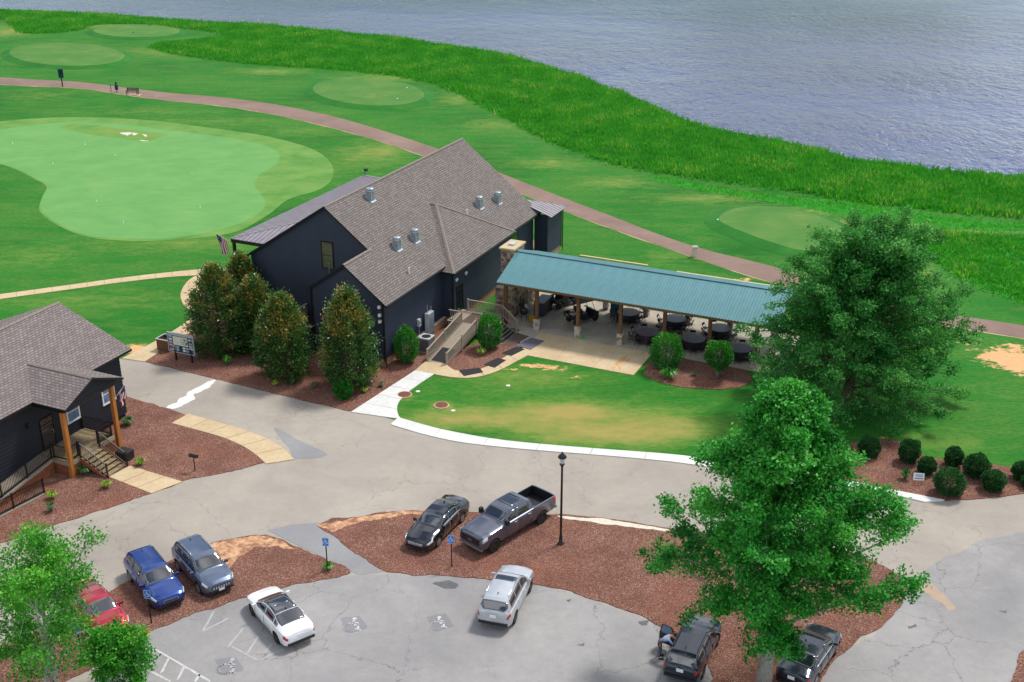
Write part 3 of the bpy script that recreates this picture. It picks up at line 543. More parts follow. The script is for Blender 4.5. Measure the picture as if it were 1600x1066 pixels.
ridge(CH, (RU, V1-.3, zr(RU)), (RU, 27, zr(RU))); ridge(CH, (-3.1, -.3, zr(-3.1)), (-3.1, V1, zr(-3.1))); ridge(CH, (e_h, va, zh), (ua, vm, za)); ridge(CH, (e_h, vb, zh), (ua, vm, za)); ridge(CH, (-3.9, vm, za), (ua, vm, za))
g_ = MB(); g_.bar((e_w+.06, -.3, zr(e_w)-.08), (e_w+.06, 8.7, zr(e_w)-.08), .12, .12); g_.build('gutter', 'black_trim', CH); MB().bar((e_h+.06, va, zh-.08), (e_h+.06, vb, zh-.08), .12, .12).build('gutter', 'black_trim', CH); MB().bar((e_m+.06, 20.7, zr(e_m)-.08), (e_m+.06, 27, zr(e_m)-.08), .12, .12).build('gutter', 'black_trim', CH)
for x, y, zt in ((.1, -.08, 5.0), (-6.3, -.08, 5.4), (1.05, 9.3, 4.6), (1.92, 30.4, 4.4)): MB().tube([(x, y, zt), (x, y, .25), (x+.12, y-.1, .12)], .05, 6).build('downpipe', 'black_trim', CH)
window(CH, (0, V1), (1, 0), (0, -1), -7.5, -6.55, 5.75, 7.85)
window(CH, (.4, 0), (0, 1), (1, 0), 21.6, 23.2, 2.9, 4.5, glass='glass_dark')
dr = window(CH, (.95, 0), (0, 1), (1, 0), 10.0, 11.0, .97, 3.15, glass='glass_dark', mull=False, name='door')
MB().box((1.07, 10.12, 2.0), (.08, .06, .3)).build('handle', 'chrome', dr)
for u, v, z in ((.99, 9.9, 3.9), (1.0, 11.6, 3.9)): MB().box((u+.06, v, z), (.12, .3, .14)).box((u+.1, v-.1, z-.08), (.12, .12, .12)).build('floodlight', 'white_paint', CH)
for v, z in ((-.02, 4.9), (-.02, 4.25), (-.02, 3.75)): MB().box((-.28, v-.08, z), (.22, .16, .2)).box((-.28, v-.16, z-.05), (.12, .12, .12)).build('wall_fixture', 'white_paint', CH)
MB().box((-2.6, -.2, 5.6), (1.0, .42, .75)).box((-2.6, -.44, 5.6), (.8, .05, .55)).build('vent_hood', 'light_grey', CH)
MB().box((-2.05, -.12, 5.25), (.2, .2, .3)).build('wall_fixture', 'white_paint', CH)
MB().tube([(-6.9, V1-.12, 4.0), (-6.9, V1-.12, 6.0), (-6.9, V1-.12, 6.15)], [.04, .04, .08], 8).build('mast', 'galvanised', CH)
MB().box((-15.1, V1-.6, 5.75), (.9, .5, .12), ry=.25).build('floodlight', 'white_paint', CH)
def vent(u, v):
    z = zr(u); o = MB().box((u, v, z+.25), (.5, .5, .78)).box((u+.04, v, z+.0), (.8, .74, .05), ry=math.atan(SR)).build('roof_vent', 'galvanised', CH)
    MB().lathe([(.33, .6), (.35, .63), (.35, .7), (.29, .75), (.33, .79), (.33, .87), (.2, .92)], (u, v, z), 16).build('cowl', 'galvanised', o, True)
    for i, j in ((1, 1), (1, -1), (-1, 1), (-1, -1)): MB().bar((u+i*.25, v+j*.25, z+.0), (u+i*.25, v+j*.25, z+.63), .035, .035).build('corner_rib', 'light_grey', o)
for u, v in ((-6.0, 8.7), (-2.3, 6.3), (-2.15, 8.9), (-1.8, 20.0), (-1.4, 22.9)): vent(u, v)
for u, v in ((-.5, 4.9), (-1.6, 17.2)):
    z = zr(u)+(.25 if v > 9 else 0); MB().tube([(u, v, z-.1), (u, v, z+.45)], .07, 10).build('vent_pipe', 'white_paint', CH)
# wraparound porch with standing seam panels
PO = MB(); pu, pn, pf, pr, pz, ph = -20.1, 8.35, 30.45, 2.4, 4.9, 6.0
corners = {'nl': (pu, pn, pz), 'fl': (pu, pf, pz), 'fr': (pr, pf, 4.55)}
mnl, mfl, mfr = (-14.4, 14.0, ph), (-14.4, 26.7, ph), (-1.2, 26.75, 5.6)
def seam_panels(e0, e1, r0, r1, step=.42):
    e0, e1, r0, r1 = map(Vector, (e0, e1, r0, r1)); d = (e1-e0); L_ = d.length; x = d/L_; up0 = (r0-e0); n = int(L_/step)
    a0 = (r0-e0).dot(x); a1 = (r1-e0).dot(x); pe = (r0-e0)-x*a0          # run direction perpendicular to the eave
    def reach(s):
        if s < a0 and a0 > 1e-6: return s/a0
        if s > a1 and L_-a1 > 1e-6: return (L_-s)/(L_-a1)
        return 1.0
    for i in range(n):
        s0, s1 = L_*i/n, L_*(i+1)/n; t0, t1 = max(reach(s0), 0), max(reach(s1), 0)
        A0, A1 = e0+x*s0, e0+x*s1; B0, B1 = A0+pe*t0, A1+pe*t1
        ks = sorted([s0, s1]+[q for q in (a0, a1) if s0+1e-6 < q < s1-1e-6]); top = [e0+x*q+pe*max(reach(q), 0) for q in ks][::-1]
        dn = Vector((0, 0, -.03)); vs = [A0, A1]+top; k = len(vs); mb = MB().add(vs+[q+dn for q in vs], [tuple(range(k)), tuple(range(k, 2*k))[::-1]]+[(j, (j+1) % k, k+(j+1) % k, k+j) for j in range(k)])
        if (B0-A0).length > .1: sm_ = MB().bar(A0+Vector((0, 0, .012)), B0+Vector((0, 0, .012)), .05, .03)
        else: sm_ = None
        pn_ = mb.build('roof_panel', 'porch_metal', CH, normals=True)
        if sm_: sm_.build('seam', 'seam_shade_metal', pn_)  # seam coloured darker than the panels, standing in for the seam's shadow
seam_panels(corners['fl'], corners['nl'], mfl, mnl); seam_panels(corners['nl'], (-12.5, pn, pz), mnl, (-12.5, 14.0, ph)); seam_panels(corners['fr'], corners['fl'], (-1.2, 26.75, 5.65), mfl); seam_panels((pr, 26.4, 4.55), corners['fr'], (-.6, 26.4, 5.6), (-.6, 27.4, 5.6))
for a_, b_, w_2 in ((corners['nl'], mnl, .16), (corners['fl'], mfl, .2), (corners['fr'], (-1.2, 26.75, 5.68), .12)): MB().bar(a_, b_, w_2, .07).build('hip_flashing', 'porch_metal', CH)
be = MB(); be.bar((pu+.15, pn, pz-.2), (pu+.15, pf-.1, pz-.2), .18, .3); be.bar((pu+.2, pn+.12, pz-.2), (-14.5, pn+.12, pz-.2), .18, .3); be.bar((pu+.2, pf-.2, pz-.2), (pr-.3, pf-.2, pz-.45), .18, .3); be.build('porch_beam', 'black_trim', CH)
for v in (pn+.2, 13, 18, 23, 28, pf-.3): MB().span((pu+.1, v-.11, 0), (pu+.32, v+.11, pz-.2)).build('post', 'black_trim', CH)
MB().span((pu, pn, .0), (-14.45, pf, .6)).span((-14.4, 26.75, 0), (pr-.7, pf, .59)).build('porch_deck', 'deck_wood', CH)
MB().tube([(pu+.3, pf-.1, 4.9), (pu+.3, pf-.1, 5.4)], .03, 6).box((pu+.3, pf+.08, 5.5), (.3, .3, .2)).box((pu+.55, pf-.2, 5.55), (.24, .24, .18)).build('spotlight', 'black_trim', CH)
# stone chimney serving the pavilion fireplace
CM = thing('stone_chimney', 'tall stone chimney with pale concrete cap between clubhouse and pavilion', 'chimney', OB, ANG)
stones('stack', CM, (3.15, 13.9, 0), (4.3, 16.0, 5.55), seed=3); stones('hearth', CM, (3.3, 12.5, 0), (4.75, 17.3, 2.7), (.42, .26), seed=4)
MB().box((3.72, 14.95, 5.62), (1.4, 2.35, .14)).build('cap', 'tan_concrete', CM); MB().box((3.72, 14.95, 5.76), (.5, .7, .14)).build('flue_cover', 'light_grey', CM)
MB().span((4.5, 14.1, .4), (4.83, 15.7, 1.5)).build('firebox', 'screen_black', CM)

# ------------------------------------------------------------------ ramp, landing and steps at the side door
wood = 'grey_wood'
RP = thing('wheelchair_ramp', 'weathered grey timber wheelchair ramp and steps to the clubhouse door', 'ramp', OB, ANG)
bal_me = MB().box((0, 0, .42), (.04, .04, .84)).mesh('baluster'); bal_me.materials.append(M[wood])
def railing(par, a, b, post_h=1.05, nb=None, mat=wood, me=bal_me, posts=True, h=.95, post=.11, rw=.12):
    a, b = Vector(a), Vector(b); L_ = (b-a).length; n = nb or int(L_/.15)
    up = Vector((0, 0, 1)); MB().bar(a+up*h, b+up*h, rw, .045).build('handrail', mat, par); MB().bar(a+up*.12, b+up*.12, .05, .08).build('bottom_rail', mat, par)
    for i in range(1, n): share('baluster', me, par, a+(b-a)*(i/n)+up*.1)
    if posts:
        m_ = max(1, round(L_/2.4))
        for i in range(m_+1):
            q = a+(b-a)*(i/m_); MB().span((q.x-post/2, q.y-post/2, q.z-.25 if q.z > .3 else 0), (q.x+post/2, q.y+post/2, q.z+post_h)).build('post', mat, par)
PZ = .97
for i in range(34):
    t0, t1 = i/34, (i+1)/34; v0, v1 = 2.3+5.8*t0, 2.3+5.8*t1-.012
    MB().add([(2.4, v0, PZ*t0-.04), (3.95, v0, PZ*t0-.04), (3.95, v1, PZ*t1-.04), (2.4, v1, PZ*t1-.04), (2.4, v0, PZ*t0), (3.95, v0, PZ*t0), (3.95, v1, PZ*t1), (2.4, v1, PZ*t1)], [(0, 3, 2, 1), (4, 5, 6, 7), (0, 1, 5, 4), (1, 2, 6, 5), (2, 3, 7, 6), (3, 0, 4, 7)]).build('plank', wood, RP)
MB().quad((2.55, 2.5, .055), (3.8, 2.5, .055), (3.8, 4.4, .055+PZ*1.9/5.8), (2.55, 4.4, .055+PZ*1.9/5.8)).build('grip_mat', 'mat_black', RP)
MB().bar((2.4, 2.3, -.02), (2.4, 8.1, PZ-.1), .05, .2).build('stringer', wood, RP); MB().bar((3.97, 2.3, -.02), (3.97, 8.1, PZ-.1), .05, .2).build('stringer', wood, RP)
railing(RP, (2.35, 2.25, .02), (2.35, 8.1, PZ)); railing(RP, (4.02, 2.25, .02), (4.02, 7.4, PZ*.9))
for i in range(24): MB().span((1.0+i*.154, 8.12, PZ-.05), (1.0+i*.154+.142, 10.8, PZ)).build('plank', wood, RP)
MB().quad((2.2, 8.3, PZ+.012), (4.2, 8.3, PZ+.012), (4.2, 10.4, PZ+.012), (2.2, 10.4, PZ+.012)).build('grip_mat', 'mat_brown', RP)
MB().span((1.1, 8.2, 0), (4.6, 10.7, PZ-.06)).build('skirting', wood, RP)
railing(RP, (1.2, 8.15, PZ), (2.3, 8.15, PZ), posts=False); railing(RP, (1.6, 10.75, PZ), (4.7, 10.75, PZ)); railing(RP, (4.7, 10.75, PZ), (6.2, 10.3, .1), nb=9)
for i in range(6):
    z = PZ*(1-(i+1)/6.5); x = 4.7+i*.25
    MB().span((x, 7.5, z-.04), (x+.29, 10.25, z)).build('tread', wood, RP); MB().quad((x+.03, 7.6, z+.006), (x+.27, 7.6, z+.006), (x+.27, 10.1, z+.006), (x+.03, 10.1, z+.006)).build('tread_mat', 'mat_black', RP)
    MB().span((x+.01, 7.55, 0), (x+.05, 10.2, z-.04)).build('riser', wood, RP)
def ground_mat(c, w_, l, rz, m, label, name='floor_mat', z=.066):
    o = MB().box((0, 0, .008), (w_, l, .016)).build(name, m); o.location = (*c, z); o.rotation_euler = (0, 0, rz); return tag(o, label, 'mat')
def quadmat(px, z, m, label):
    p = W(px); c = p.mean(0); o = MB().prism([tuple(q-c) for q in p], 0, .014).build('floor_mat', m); o.location = (*c, z); return tag(o, label, 'mat', 'rubber mats on the curved walk')
quadmat([(717, 580), (749, 576), (755, 583), (725, 589)], .064, 'mat_black', 'black rubber mat on the curved walk nearest the ramp foot')
quadmat([(756, 571), (777, 560.5), (791, 564), (773, 576)], .064, 'mat_black', 'black rubber mat in the middle of the curved walk')
quadmat([(784, 553), (806, 543), (820, 547), (799, 557.5)], .064, 'mat_black', 'black rubber mat on the curved walk beside the purple mat')
quadmat([(806, 541), (830, 529), (851, 534), (829, 548)], .064, 'mat_purple', 'large purple grey doormat at the pavilion slab corner')
quadmat([(783, 540), (808, 521), (827, 527), (802, 541)], .052, 'mat_brown', 'dull brown mat at the foot of the timber steps')
# timber screen beside the wing
SC = thing('timber_screen', 'weathered timber screen wall between magnolias and clubhouse wing', 'fence', OB, ANG)
for i in range(22): MB().span((-9.3+i*.14, -.3+.0, .05), (-9.3+i*.14+.13, -.26, 2.3)).build('plank', 'black_siding', SC)
for i in range(26): MB().span((-9.34, -.2+i*.147, .05), (-9.3, -.2+i*.147+.137, 2.3)).build('plank', wood, SC)
MB().span((-9.4, -.36, 2.3), (-6.25, -.2, 2.36)).build('cap_rail', wood, SC); MB().span((-9.42, -.2, 2.3), (-9.24, 3.6, 2.36)).build('cap_rail', wood, SC)
for i in range(20): MB().span((-9.25, -.2+i*.19, .5), (-6.25, -.2+i*.19+.18, .55)).build('deck_board', wood, SC)

# ------------------------------------------------------------------ pavilion
PV = thing('pavilion', 'open timber pavilion with teal ribbed metal roof and stone post bases', 'pavilion', OB, ANG)
u0, u1, pe0, pe1, pvm, ez, rz_ = 4.35, 27.2, 10.45, 18.8, 14.6, 3.98, 5.42
slab_ = MB().span((3.4, 10.9, 0), (27.4, 19.3, .03)).build('floor_base', 'curb_concrete', PV)
for i in range(7):
    a, b = 3.45+i*3.42, 3.45+(i+1)*3.42-.02
    MB().span((a, 10.95, .0), (b, 15.0, .05)).build('floor_slab', 'slab_concrete', PV); MB().span((a, 15.02, .0), (b, 19.25, .05)).build('floor_slab', 'slab_concrete', PV)
for a, b, c in ((6.3, 7.98, 8.2), (8.0, 11.14, 6.41), (11.16, 14.3, 6.41), (14.32, 17.56, 6.41)): MB().span((a, c, -.02), (b, 10.93, .05)).build('apron_slab', 'tan_concrete' if c < 8 else 'slab_concrete', PV)
pw = .92; npan = int((u1-u0)/pw); pw = (u1-u0)/npan
def pan(sgn):
    mb = MB(); n = 4; v_e, v_r = (pe0, pvm) if sgn < 0 else (pe1, pvm)
    xs_ = []
    for k in range(n):
        b = pw*k/n; xs_ += [(b, .035), (b+.035, .035), (b+.055, 0), (b+pw/n-.02, 0)]
    xs_.append((pw, .035))
    vs = [(x, v_e, ez+h) for x, h in xs_]+[(x, v_r, rz_+h) for x, h in xs_]; m_ = len(xs_)
    mb.add(vs, [(i, i+1, m_+i+1, m_+i) for i in range(m_-1)]); me = mb.mesh('roof_panel'); me.materials.append(M['teal_metal'])
    return me
pa, pb = pan(-1), pan(1)
for i in range(npan):
    share('roof_panel', pa, PV, (u0+i*pw, 0, 0)); share('roof_panel', pb, PV, (u0+i*pw, 0, 0))
rd = MB()
for s_ in (-1, 1): rd.add([(u0-.03, pvm, rz_+.1), (u1+.03, pvm, rz_+.1), (u1+.03, pvm+s_*.3, rz_-.02), (u0-.03, pvm+s_*.3, rz_-.02)], [(0, 1, 2, 3)])
rd.build('ridge_flashing', 'teal_metal', PV)
for v_ in (pe0, pe1): MB().bar((u0, v_, ez-.1), (u1, v_, ez-.1), .05, .16).build('eave_trim', 'post_wood', PV)
for u_ in (u0+.02, u1-.02):
    MB().bar((u_, pe0, ez-.07), (u_, pvm, rz_-.07), .05, .16).bar((u_, pvm, rz_-.07), (u_, pe1, ez-.07), .05, .16).build('rake_trim', 'teal_metal', PV)
for i in range(9):
    uu_ = u0+.3+i*(u1-u0-.6)/8; MB().bar((uu_, pe0+.1, ez-.12), (uu_, pvm, rz_-.16), .06, .18).bar((uu_, pvm, rz_-.16), (uu_, pe1-.1, ez-.12), .06, .18).bar((uu_, pe0+.3, ez-.2), (uu_, pe1-.3, ez-.2), .06, .18).build('truss', 'post_wood', PV)
for v_ in (11.4, 17.9): MB().bar((u0+.1, v_, ez-.3), (u1-.1, v_, ez-.3), .2, .3).build('beam', 'post_wood', PV)
for k, uu_ in enumerate([4.75]+[7.5+3.58*j for j in range(6)]):
    for v_ in (11.4, 17.9):
        if k == 0 and v_ > 15: continue
        p_ = MB().span((uu_-.13, v_-.13, .9 if k else .05), (uu_+.13, v_+.13, ez-.2)).build('post', 'post_wood', PV)
        if k:
            b_ = stones('post_base', PV, (uu_-.2, v_-.2, .05), (uu_+.2, v_+.2, .98), (.2, .15), seed=20+k); b_.data.materials.clear(); b_.data.materials.append(M['stone_white'])
            for c_ in b_.children: c_.data.materials[0] = M[{'stone_a': 'stone_white', 'stone_b': 'stone_a', 'stone_c': 'stone_white'}[c_.data.materials[0].name]]
for i_, q_ in enumerate([[(960, 571), (970, 560), (981, 556), (977, 564), (966, 572)], [(955, 576), (963, 573), (958, 580)], [(975, 567), (985, 560), (983, 566)], [(966, 575), (972, 572), (968, 581)]]): sheet('rust_stain', ragged(W(q_), .12, .025, i_), .056, 'orange_stain', thick=.004)
# timber fence behind the pavilion
def fence(label, ua_, ub_, v_):
    t = thing('timber_fence', label, 'fence', OB, ANG, 'fences behind the pavilion')
    MB().span((ua_, v_-.09, .98), (ub_, v_+.09, 1.04)).build('top_rail', 'fresh_wood', t); MB().span((ua_, v_-.03, .15), (ub_, v_+.03, .24)).build('bottom_rail', 'yellow_wood', t)
    pk = MB().box((0, 0, .58), (.05, .03, .8)).mesh('picket'); pk.materials.append(M['yellow_wood'])
    for i in range(int((ub_-ua_)/.14)): share('picket', pk, t, (ua_+.07+i*.14, v_-.045, 0))
    for i in range(int((ub_-ua_)/2.2)+1): MB().span((ua_+i*2.2-.05, v_-.05, 0), (ua_+i*2.2+.05, v_+.05, .98)).build('post', 'yellow_wood', t)
fence('pale timber fence behind the pavilion roof, section nearer the clubhouse', 5.0, 11.6, 27.2)
fence('pale timber fence behind the pavilion roof, section nearer the big oak', 14.5, 24.5, 26.7)
# ------------------------------------------------------------------ small house at the left
HL = thing('small_house', 'small black sided house with grey shingle roof and front porch', 'building', OH, ANG)
he, hr, hz, hrz, hf, hn = .5, -5.55, 4.95, 7.38, 1.05, -16.0
clapwall('wall', HL, 'black_siding', (0, 0), (0, 1), (1, 0), [(hn, .4), (.25, .4), (.25, 4.85), (hn, 4.85)])
clapwall('wall', HL, 'black_siding', (0, .25), (-1, 0), (0, 1), [(0, .4), (11.1, .4), (11.1, 4.8), (5.55, 7.2), (0, 4.8)])
clapwall('wall', HL, 'black_siding', (0, hn), (1, 0), (0, -1), [(-11.1, .4), (0, .4), (0, 4.8), (-5.55, 7.2), (-11.1, 4.8)])
MB().span((-11, hn+.1, 0), (-.06, .18, .4)).build('foundation', 'black_trim', HL)
roofplane('roof', HL, 'grey_shingle', [(he, hn-.5, hz), (he, hf, hz), (hr, hf, hrz), (hr, hn-.5, hrz)])
roofplane('roof', HL, 'grey_shingle', [(-11.6, hf, hz), (-11.6, hn-.5, hz), (hr, hn-.5, hrz), (hr, hf, hrz)])
ridge(HL, (hr, hn-.5, hrz), (hr, hf, hrz), wd=.34)
# porch gable
gn, gf, gm_, gz, gr, gu = -8.0, -2.8, -5.4, 4.95, 6.06, 3.15
slope = (hrz-hz)/(hr-he); uv_ = he+(gr-hz)/slope
roofplane('roof', HL, 'grey_shingle', [(he, gn, hz+.012), (gu, gn, gz+.012), (gu, gm_, gr), (uv_, gm_, gr)])
roofplane('roof', HL, 'grey_shingle', [(gu, gf, gz+.012), (he, gf, hz+.012), (uv_, gm_, gr), (gu, gm_, gr)])
ridge(HL, (uv_, gm_, gr), (gu, gm_, gr), wd=.3)
clapwall('gable_wall', HL, 'black_siding', (gu-.35, 0), (0, 1), (1, 0), [(gn+.35, gz-.05), (gf-.35, gz-.05), (gm_, gr-.2)])
MB().bar((gu-.45, gn+.3, gz-.25), (gu-.45, gf-.3, gz-.25), .2, .3).build('porch_beam', 'black_trim', HL)
MB().bar((.1, gn+.3, gz-.25), (gu-.5, gn+.3, gz-.25), .2, .3).bar((.1, gf-.3, gz-.25), (gu-.5, gf-.3, gz-.25), .2, .3).build('porch_beam', 'black_trim', HL)
DZ = 1.12
MB().span((gu-.72, gn+.17, .0), (gu-.46, gn+.43, gz-.4)).build('post', 'cedar_wood', HL); MB().span((gu-.72, gf-.75, .0), (gu-.46, gf-.49, gz-.4)).build('post', 'cedar_wood', HL)
for y0, y1, z0, z1 in ((-5.0, -4.05, 2.05, 3.35), (-1.75, -.75, 1.9, 3.2)): window(HL, (0, 0), (0, 1), (1, 0), y0, y1, z0, z1, 'white_paint', 'glass_blue', .1)
d2 = window(HL, (0, 0), (0, 1), (1, 0), -7.3, -6.3, DZ+.02, DZ+2.1, glass='glass_dark', mull=False, name='door'); MB().box((.12, -6.42, DZ+1.0), (.08, .05, .2)).build('handle', 'chrome', d2)
MB().box((.12, -8.3, 3.4), (.14, .14, .3)).build('wall_lamp', 'black_metal', HL)
DK = thing('porch_deck', 'timber porch deck and ramp with black metal railings at the small house', 'deck', OH, ANG)
for i in range(17): MB().span((.06+i*.153, gn+.15, DZ-.05), (.06+i*.153+.143, -3.85, DZ)).build('plank', 'deck_wood', DK)
MB().span((.08, gn+.16, DZ-.3), (2.66, gn+.2, DZ-.05)).build('rim_board', wood, DK); MB().span((2.64, gn+.2, DZ-.3), (2.68, -3.85, DZ-.05)).build('rim_board', wood, DK)
for i in range(26): MB().span((.1+i*.098, gn+.2, .02), (.1+i*.098+.088, gn+.225, DZ-.3)).build('skirt_plank', 'skirt_wood', DK)
for i in range(20): MB().span((2.615, gn+.25+i*.2, .02), (2.64, gn+.25+i*.2+.185, DZ-.3)).build('skirt_plank', 'skirt_wood', DK)
blk = MB().box((0, 0, .42), (.022, .022, .82)).mesh('baluster'); blk.materials.append(M['black_metal'])
kw = dict(mat='black_metal', me=blk, h=.95, post=.08, rw=.06)
railing(DK, (2.55, gn+.3, DZ), (2.55, -6.95, DZ), nb=8, **kw); railing(DK, (2.6, -7.75, DZ), (1.3, -7.75, DZ), nb=11, **kw)
railing(DK, (2.55, -5.2, DZ), (2.55, -3.95, DZ), nb=11, **kw); railing(DK, (2.5, -3.9, DZ), (.1, -3.9, DZ), nb=22, **kw)
railing(DK, (2.7, -6.95, DZ), (4.75, -6.95, .05), nb=17, **kw); railing(DK, (2.7, -5.25, DZ), (4.8, -5.25, .05), nb=17, **kw)
for i in range(6):
    z = DZ*(1-(i+1)/7); x = 2.7+i*.33
    MB().span((x, -6.9, z-.05), (x+.36, -5.3, z)).build('tread', 'deck_wood', DK); MB().span((x+.01, -6.88, .0), (x+.04, -5.32, z-.05)).build('riser', 'skirt_wood', DK)
for y in (-6.98, -5.22): MB().add([(2.7, y-.02, DZ-.05), (4.75, y-.02, .0), (4.4, y-.02, 0), (2.7, y-.02, DZ-.45), (2.7, y+.02, DZ-.05), (4.75, y+.02, .0), (4.4, y+.02, 0), (2.7, y+.02, DZ-.45)], [(0, 1, 2, 3), (7, 6, 5, 4), (0, 4, 5, 1), (1, 5, 6, 2), (2, 6, 7, 3), (3, 7, 4, 0)]).build('stringer', 'skirt_wood', DK)
# long ramp running down along the wall
for i in range(44):
    t0, t1 = i/44, (i+1)/44; v0, v1 = gn+.1-8.4*t0, gn+.1-8.4*t1+.012; za_, zb_ = DZ*(1-t0)+.02*t0, DZ*(1-t1)+.02*t1
    MB().add([(.08, v0, za_-.05), (1.3, v0, za_-.05), (1.3, v1, zb_-.05), (.08, v1, zb_-.05), (.08, v0, za_), (1.3, v0, za_), (1.3, v1, zb_), (.08, v1, zb_)], [(3, 2, 1, 0), (4, 5, 6, 7), (0, 1, 5, 4), (1, 2, 6, 5), (2, 3, 7, 6), (3, 0, 4, 7)]).build('plank', wood, DK)
    if i < 36: MB().span((1.29, v1, 0), (1.31, v0, max(zb_-.05, .02))).build('skirt_plank', 'skirt_wood', DK)
MB().bar((1.34, gn+.1, DZ-.08), (1.34, gn-8.3, .0), .05, .16).build('stringer', wood, DK)
railing(DK, (1.25, gn+.1, DZ), (1.25, gn-8.3, .03), nb=72, **kw)
# lower railing in front of the ramp
la, lb = loc(OH, 70, 773), loc(OH, -80, 850); LR = thing('metal_railing', 'low black metal railing on a kerb in front of the ramp', 'railing', OH, ANG)
railing(LR, (la[0], la[1], .12), (lb[0], lb[1], .12), nb=60, **kw); MB().bar((la[0], la[1], .06), (lb[0], lb[1], .06), .22, .12).build('kerb', 'grey_wood', LR)
# flags
def flag(label, base, tipd, wv, h, parent_note=None):
    t = thing('wall_flag', label, 'flag', base, 0, 'flags on the two buildings')
    b = Vector((0, 0, 0)); tip = Vector(tipd); MB().tube([b, tip], .02, 6).build('pole', 'white_paint', t)
    n, m_ = 16, 12; vs = []; uvs = []; dr_ = tip.normalized()
    for i in range(n+1):
        for j in range(m_+1):
            s = i/n; k = j/m_; q = tip-dr_*(h*k*.98)            # hoist runs along the pole
            dn = Vector((.16*math.sin(k*7+s*2)*s, .12*math.sin(k*9+1.3*s)*s, -wv*s*(1-.08*math.sin(k*3.1)))); q = q+dn+Vector((-dr_.x, -dr_.y, 0))*(.25*s*(1-k)); vs.append(q); uvs.append((s, 1-k))
    fs = [(i*(m_+1)+j, (i+1)*(m_+1)+j, (i+1)*(m_+1)+j+1, i*(m_+1)+j+1) for i in range(n) for j in range(m_)]
    me = MB().add(vs, fs).mesh('cloth'); uv = me.uv_layers.new(name='UVMap')
    for lp in me.loops: uv.data[lp.index].uv = uvs[lp.vertex_index]
    me.polygons.foreach_set('use_smooth', [True]*len(me.polygons)); obj('cloth', me, 'flag_cloth', t)
fb_ = OB+BX*(pu+.2)+AX*(pn+.2)+np.array([0, 0, 4.3]); flag('striped national flag hanging from the clubhouse porch corner post', fb_, (-1.35, -.4, 1.15), 1.7, 1.05)
fh = OH+BX*(gu-.45)+AX*(gf-.6)+np.array([0, 0, 3.6]); flag('striped national flag hanging from the small house porch post', fh, (.75, .15, .95), 1.0, .75)
# black box beside the house steps, mailbox
b = loc(OH, 186, 702, .0); bx_ = MB().box((0, 0, .3), (.9, .7, .6)).box((0, 0, .62), (.96, .76, .05)).build('storage_box', 'black_plastic'); bx_.location = tuple(OH+BX*4.0+AX*(-4.5)); bx_.rotation_euler = (0, 0, ANG); tag(bx_, 'black plastic storage box beside the small house steps', 'box')
g = G(305, 737); MBX = thing('mailbox', 'black mailbox on a thin post in the mulch bed', 'mailbox', g, R(-20))
MB().tube([(0, 0, 0), (0, 0, 1.05)], .035, 8).build('post', 'black_metal', MBX)
mbx = MB(); prof = [(-.1, 0), (.1, 0), (.1, .12)]+[(.1*math.cos(a), .12+.1*math.sin(a)) for a in np.linspace(0, math.pi, 8)[1:]]; nn_ = len(prof)
mbx.add([(x, y, z+1.05) for x in (-.3, .3) for y, z in prof], [tuple(range(nn_))[::-1], tuple(range(nn_, 2*nn_))]+[(i, (i+1) % nn_, nn_+(i+1) % nn_, nn_+i) for i in range(nn_)]); mbx.build('box', 'black_metal', MBX)

# ------------------------------------------------------------------ sign board and bin enclosure
ga, gb_ = G(276, 563), G(301, 568); dv = gb_-ga; an = math.atan2(dv[1], dv[0])
SB = thing('notice_board', 'teal course notice board in a pale frame on two posts', 'sign', ga, an)
wd_ = float(np.linalg.norm(dv)); x0, x1, z0, z1 = -.55, wd_+.25, .75, 2.25
for x in (0, wd_): MB().box((x, 0, .6), (.12, .1, 1.2)).build('post', 'black_trim', SB)
MB().span((x0, -.03, z0), (x1, .03, z1)).build('panel', 'sign_teal', SB)
fr = MB(); fr.span((x0-.04, -.05, z0-.05), (x1+.04, .05, z0)); fr.span((x0-.04, -.05, z1), (x1+.04, .05, z1+.05)); fr.span((x0-.05, -.05, z0), (x0, .05, z1)); fr.span((x1, -.05, z0), (x1+.05, .05, z1)); fr.build('frame', 'light_grey', SB)
W_ = x1-x0; H_ = z1-z0
def pl(a, b, c, d, m_, nm='printed_card', y=-.035): return MB().span((x0+W_*a, y-.002, z0+H_*c), (x0+W_*b, y, z0+H_*d)).build(nm, m_, SB)
pl(.02, .98, .9, .98, 'light_grey', 'header'); pl(.2, .8, .38, .86, 'sign_cream', 'map')
for i, (a, c) in enumerate([(.03, .78), (.03, .62), (.03, .46), (.03, .3), (.84, .72), (.84, .52), (.84, .38), (.84, .24)]): pl(a, a+.13, c, c+.1, ['light_grey', 'sign_white', 'light_grey'][i % 3])
for i in range(10): pl(.18+.13*(i % 5), .28+.13*(i % 5), .22-.14*(i//5), .32-.14*(i//5), ['sign_white', 'light_grey', 'sign_navy', 'sign_white', 'light_grey'][i % 5])
pl(.04, .17, .16, .26, 'sign_red'); pl(.03, .16, .04, .13, 'light_grey')
cx, cz = x0+W_*.66, z0+H_*.62; loop = [(cx+W_*.12*math.cos(a)*(1+.25*math.sin(3*a)), -.042, cz+H_*.17*math.sin(a)*(1+.2*math.cos(2*a+1))) for a in np.linspace(0, 2*math.pi, 26)]
MB().tube(loop, .014, 4).tube([(cx-.1, -.042, cz-.12), (cx, -.042, cz+.16), (cx+.12, -.042, cz-.16)], .014, 4).build('map_outline', 'screen_black', SB)
gq = G(262, 546); BN = thing('bin_enclosure', 'brown plank bin enclosure with open top behind the notice board', 'enclosure', gq, an)
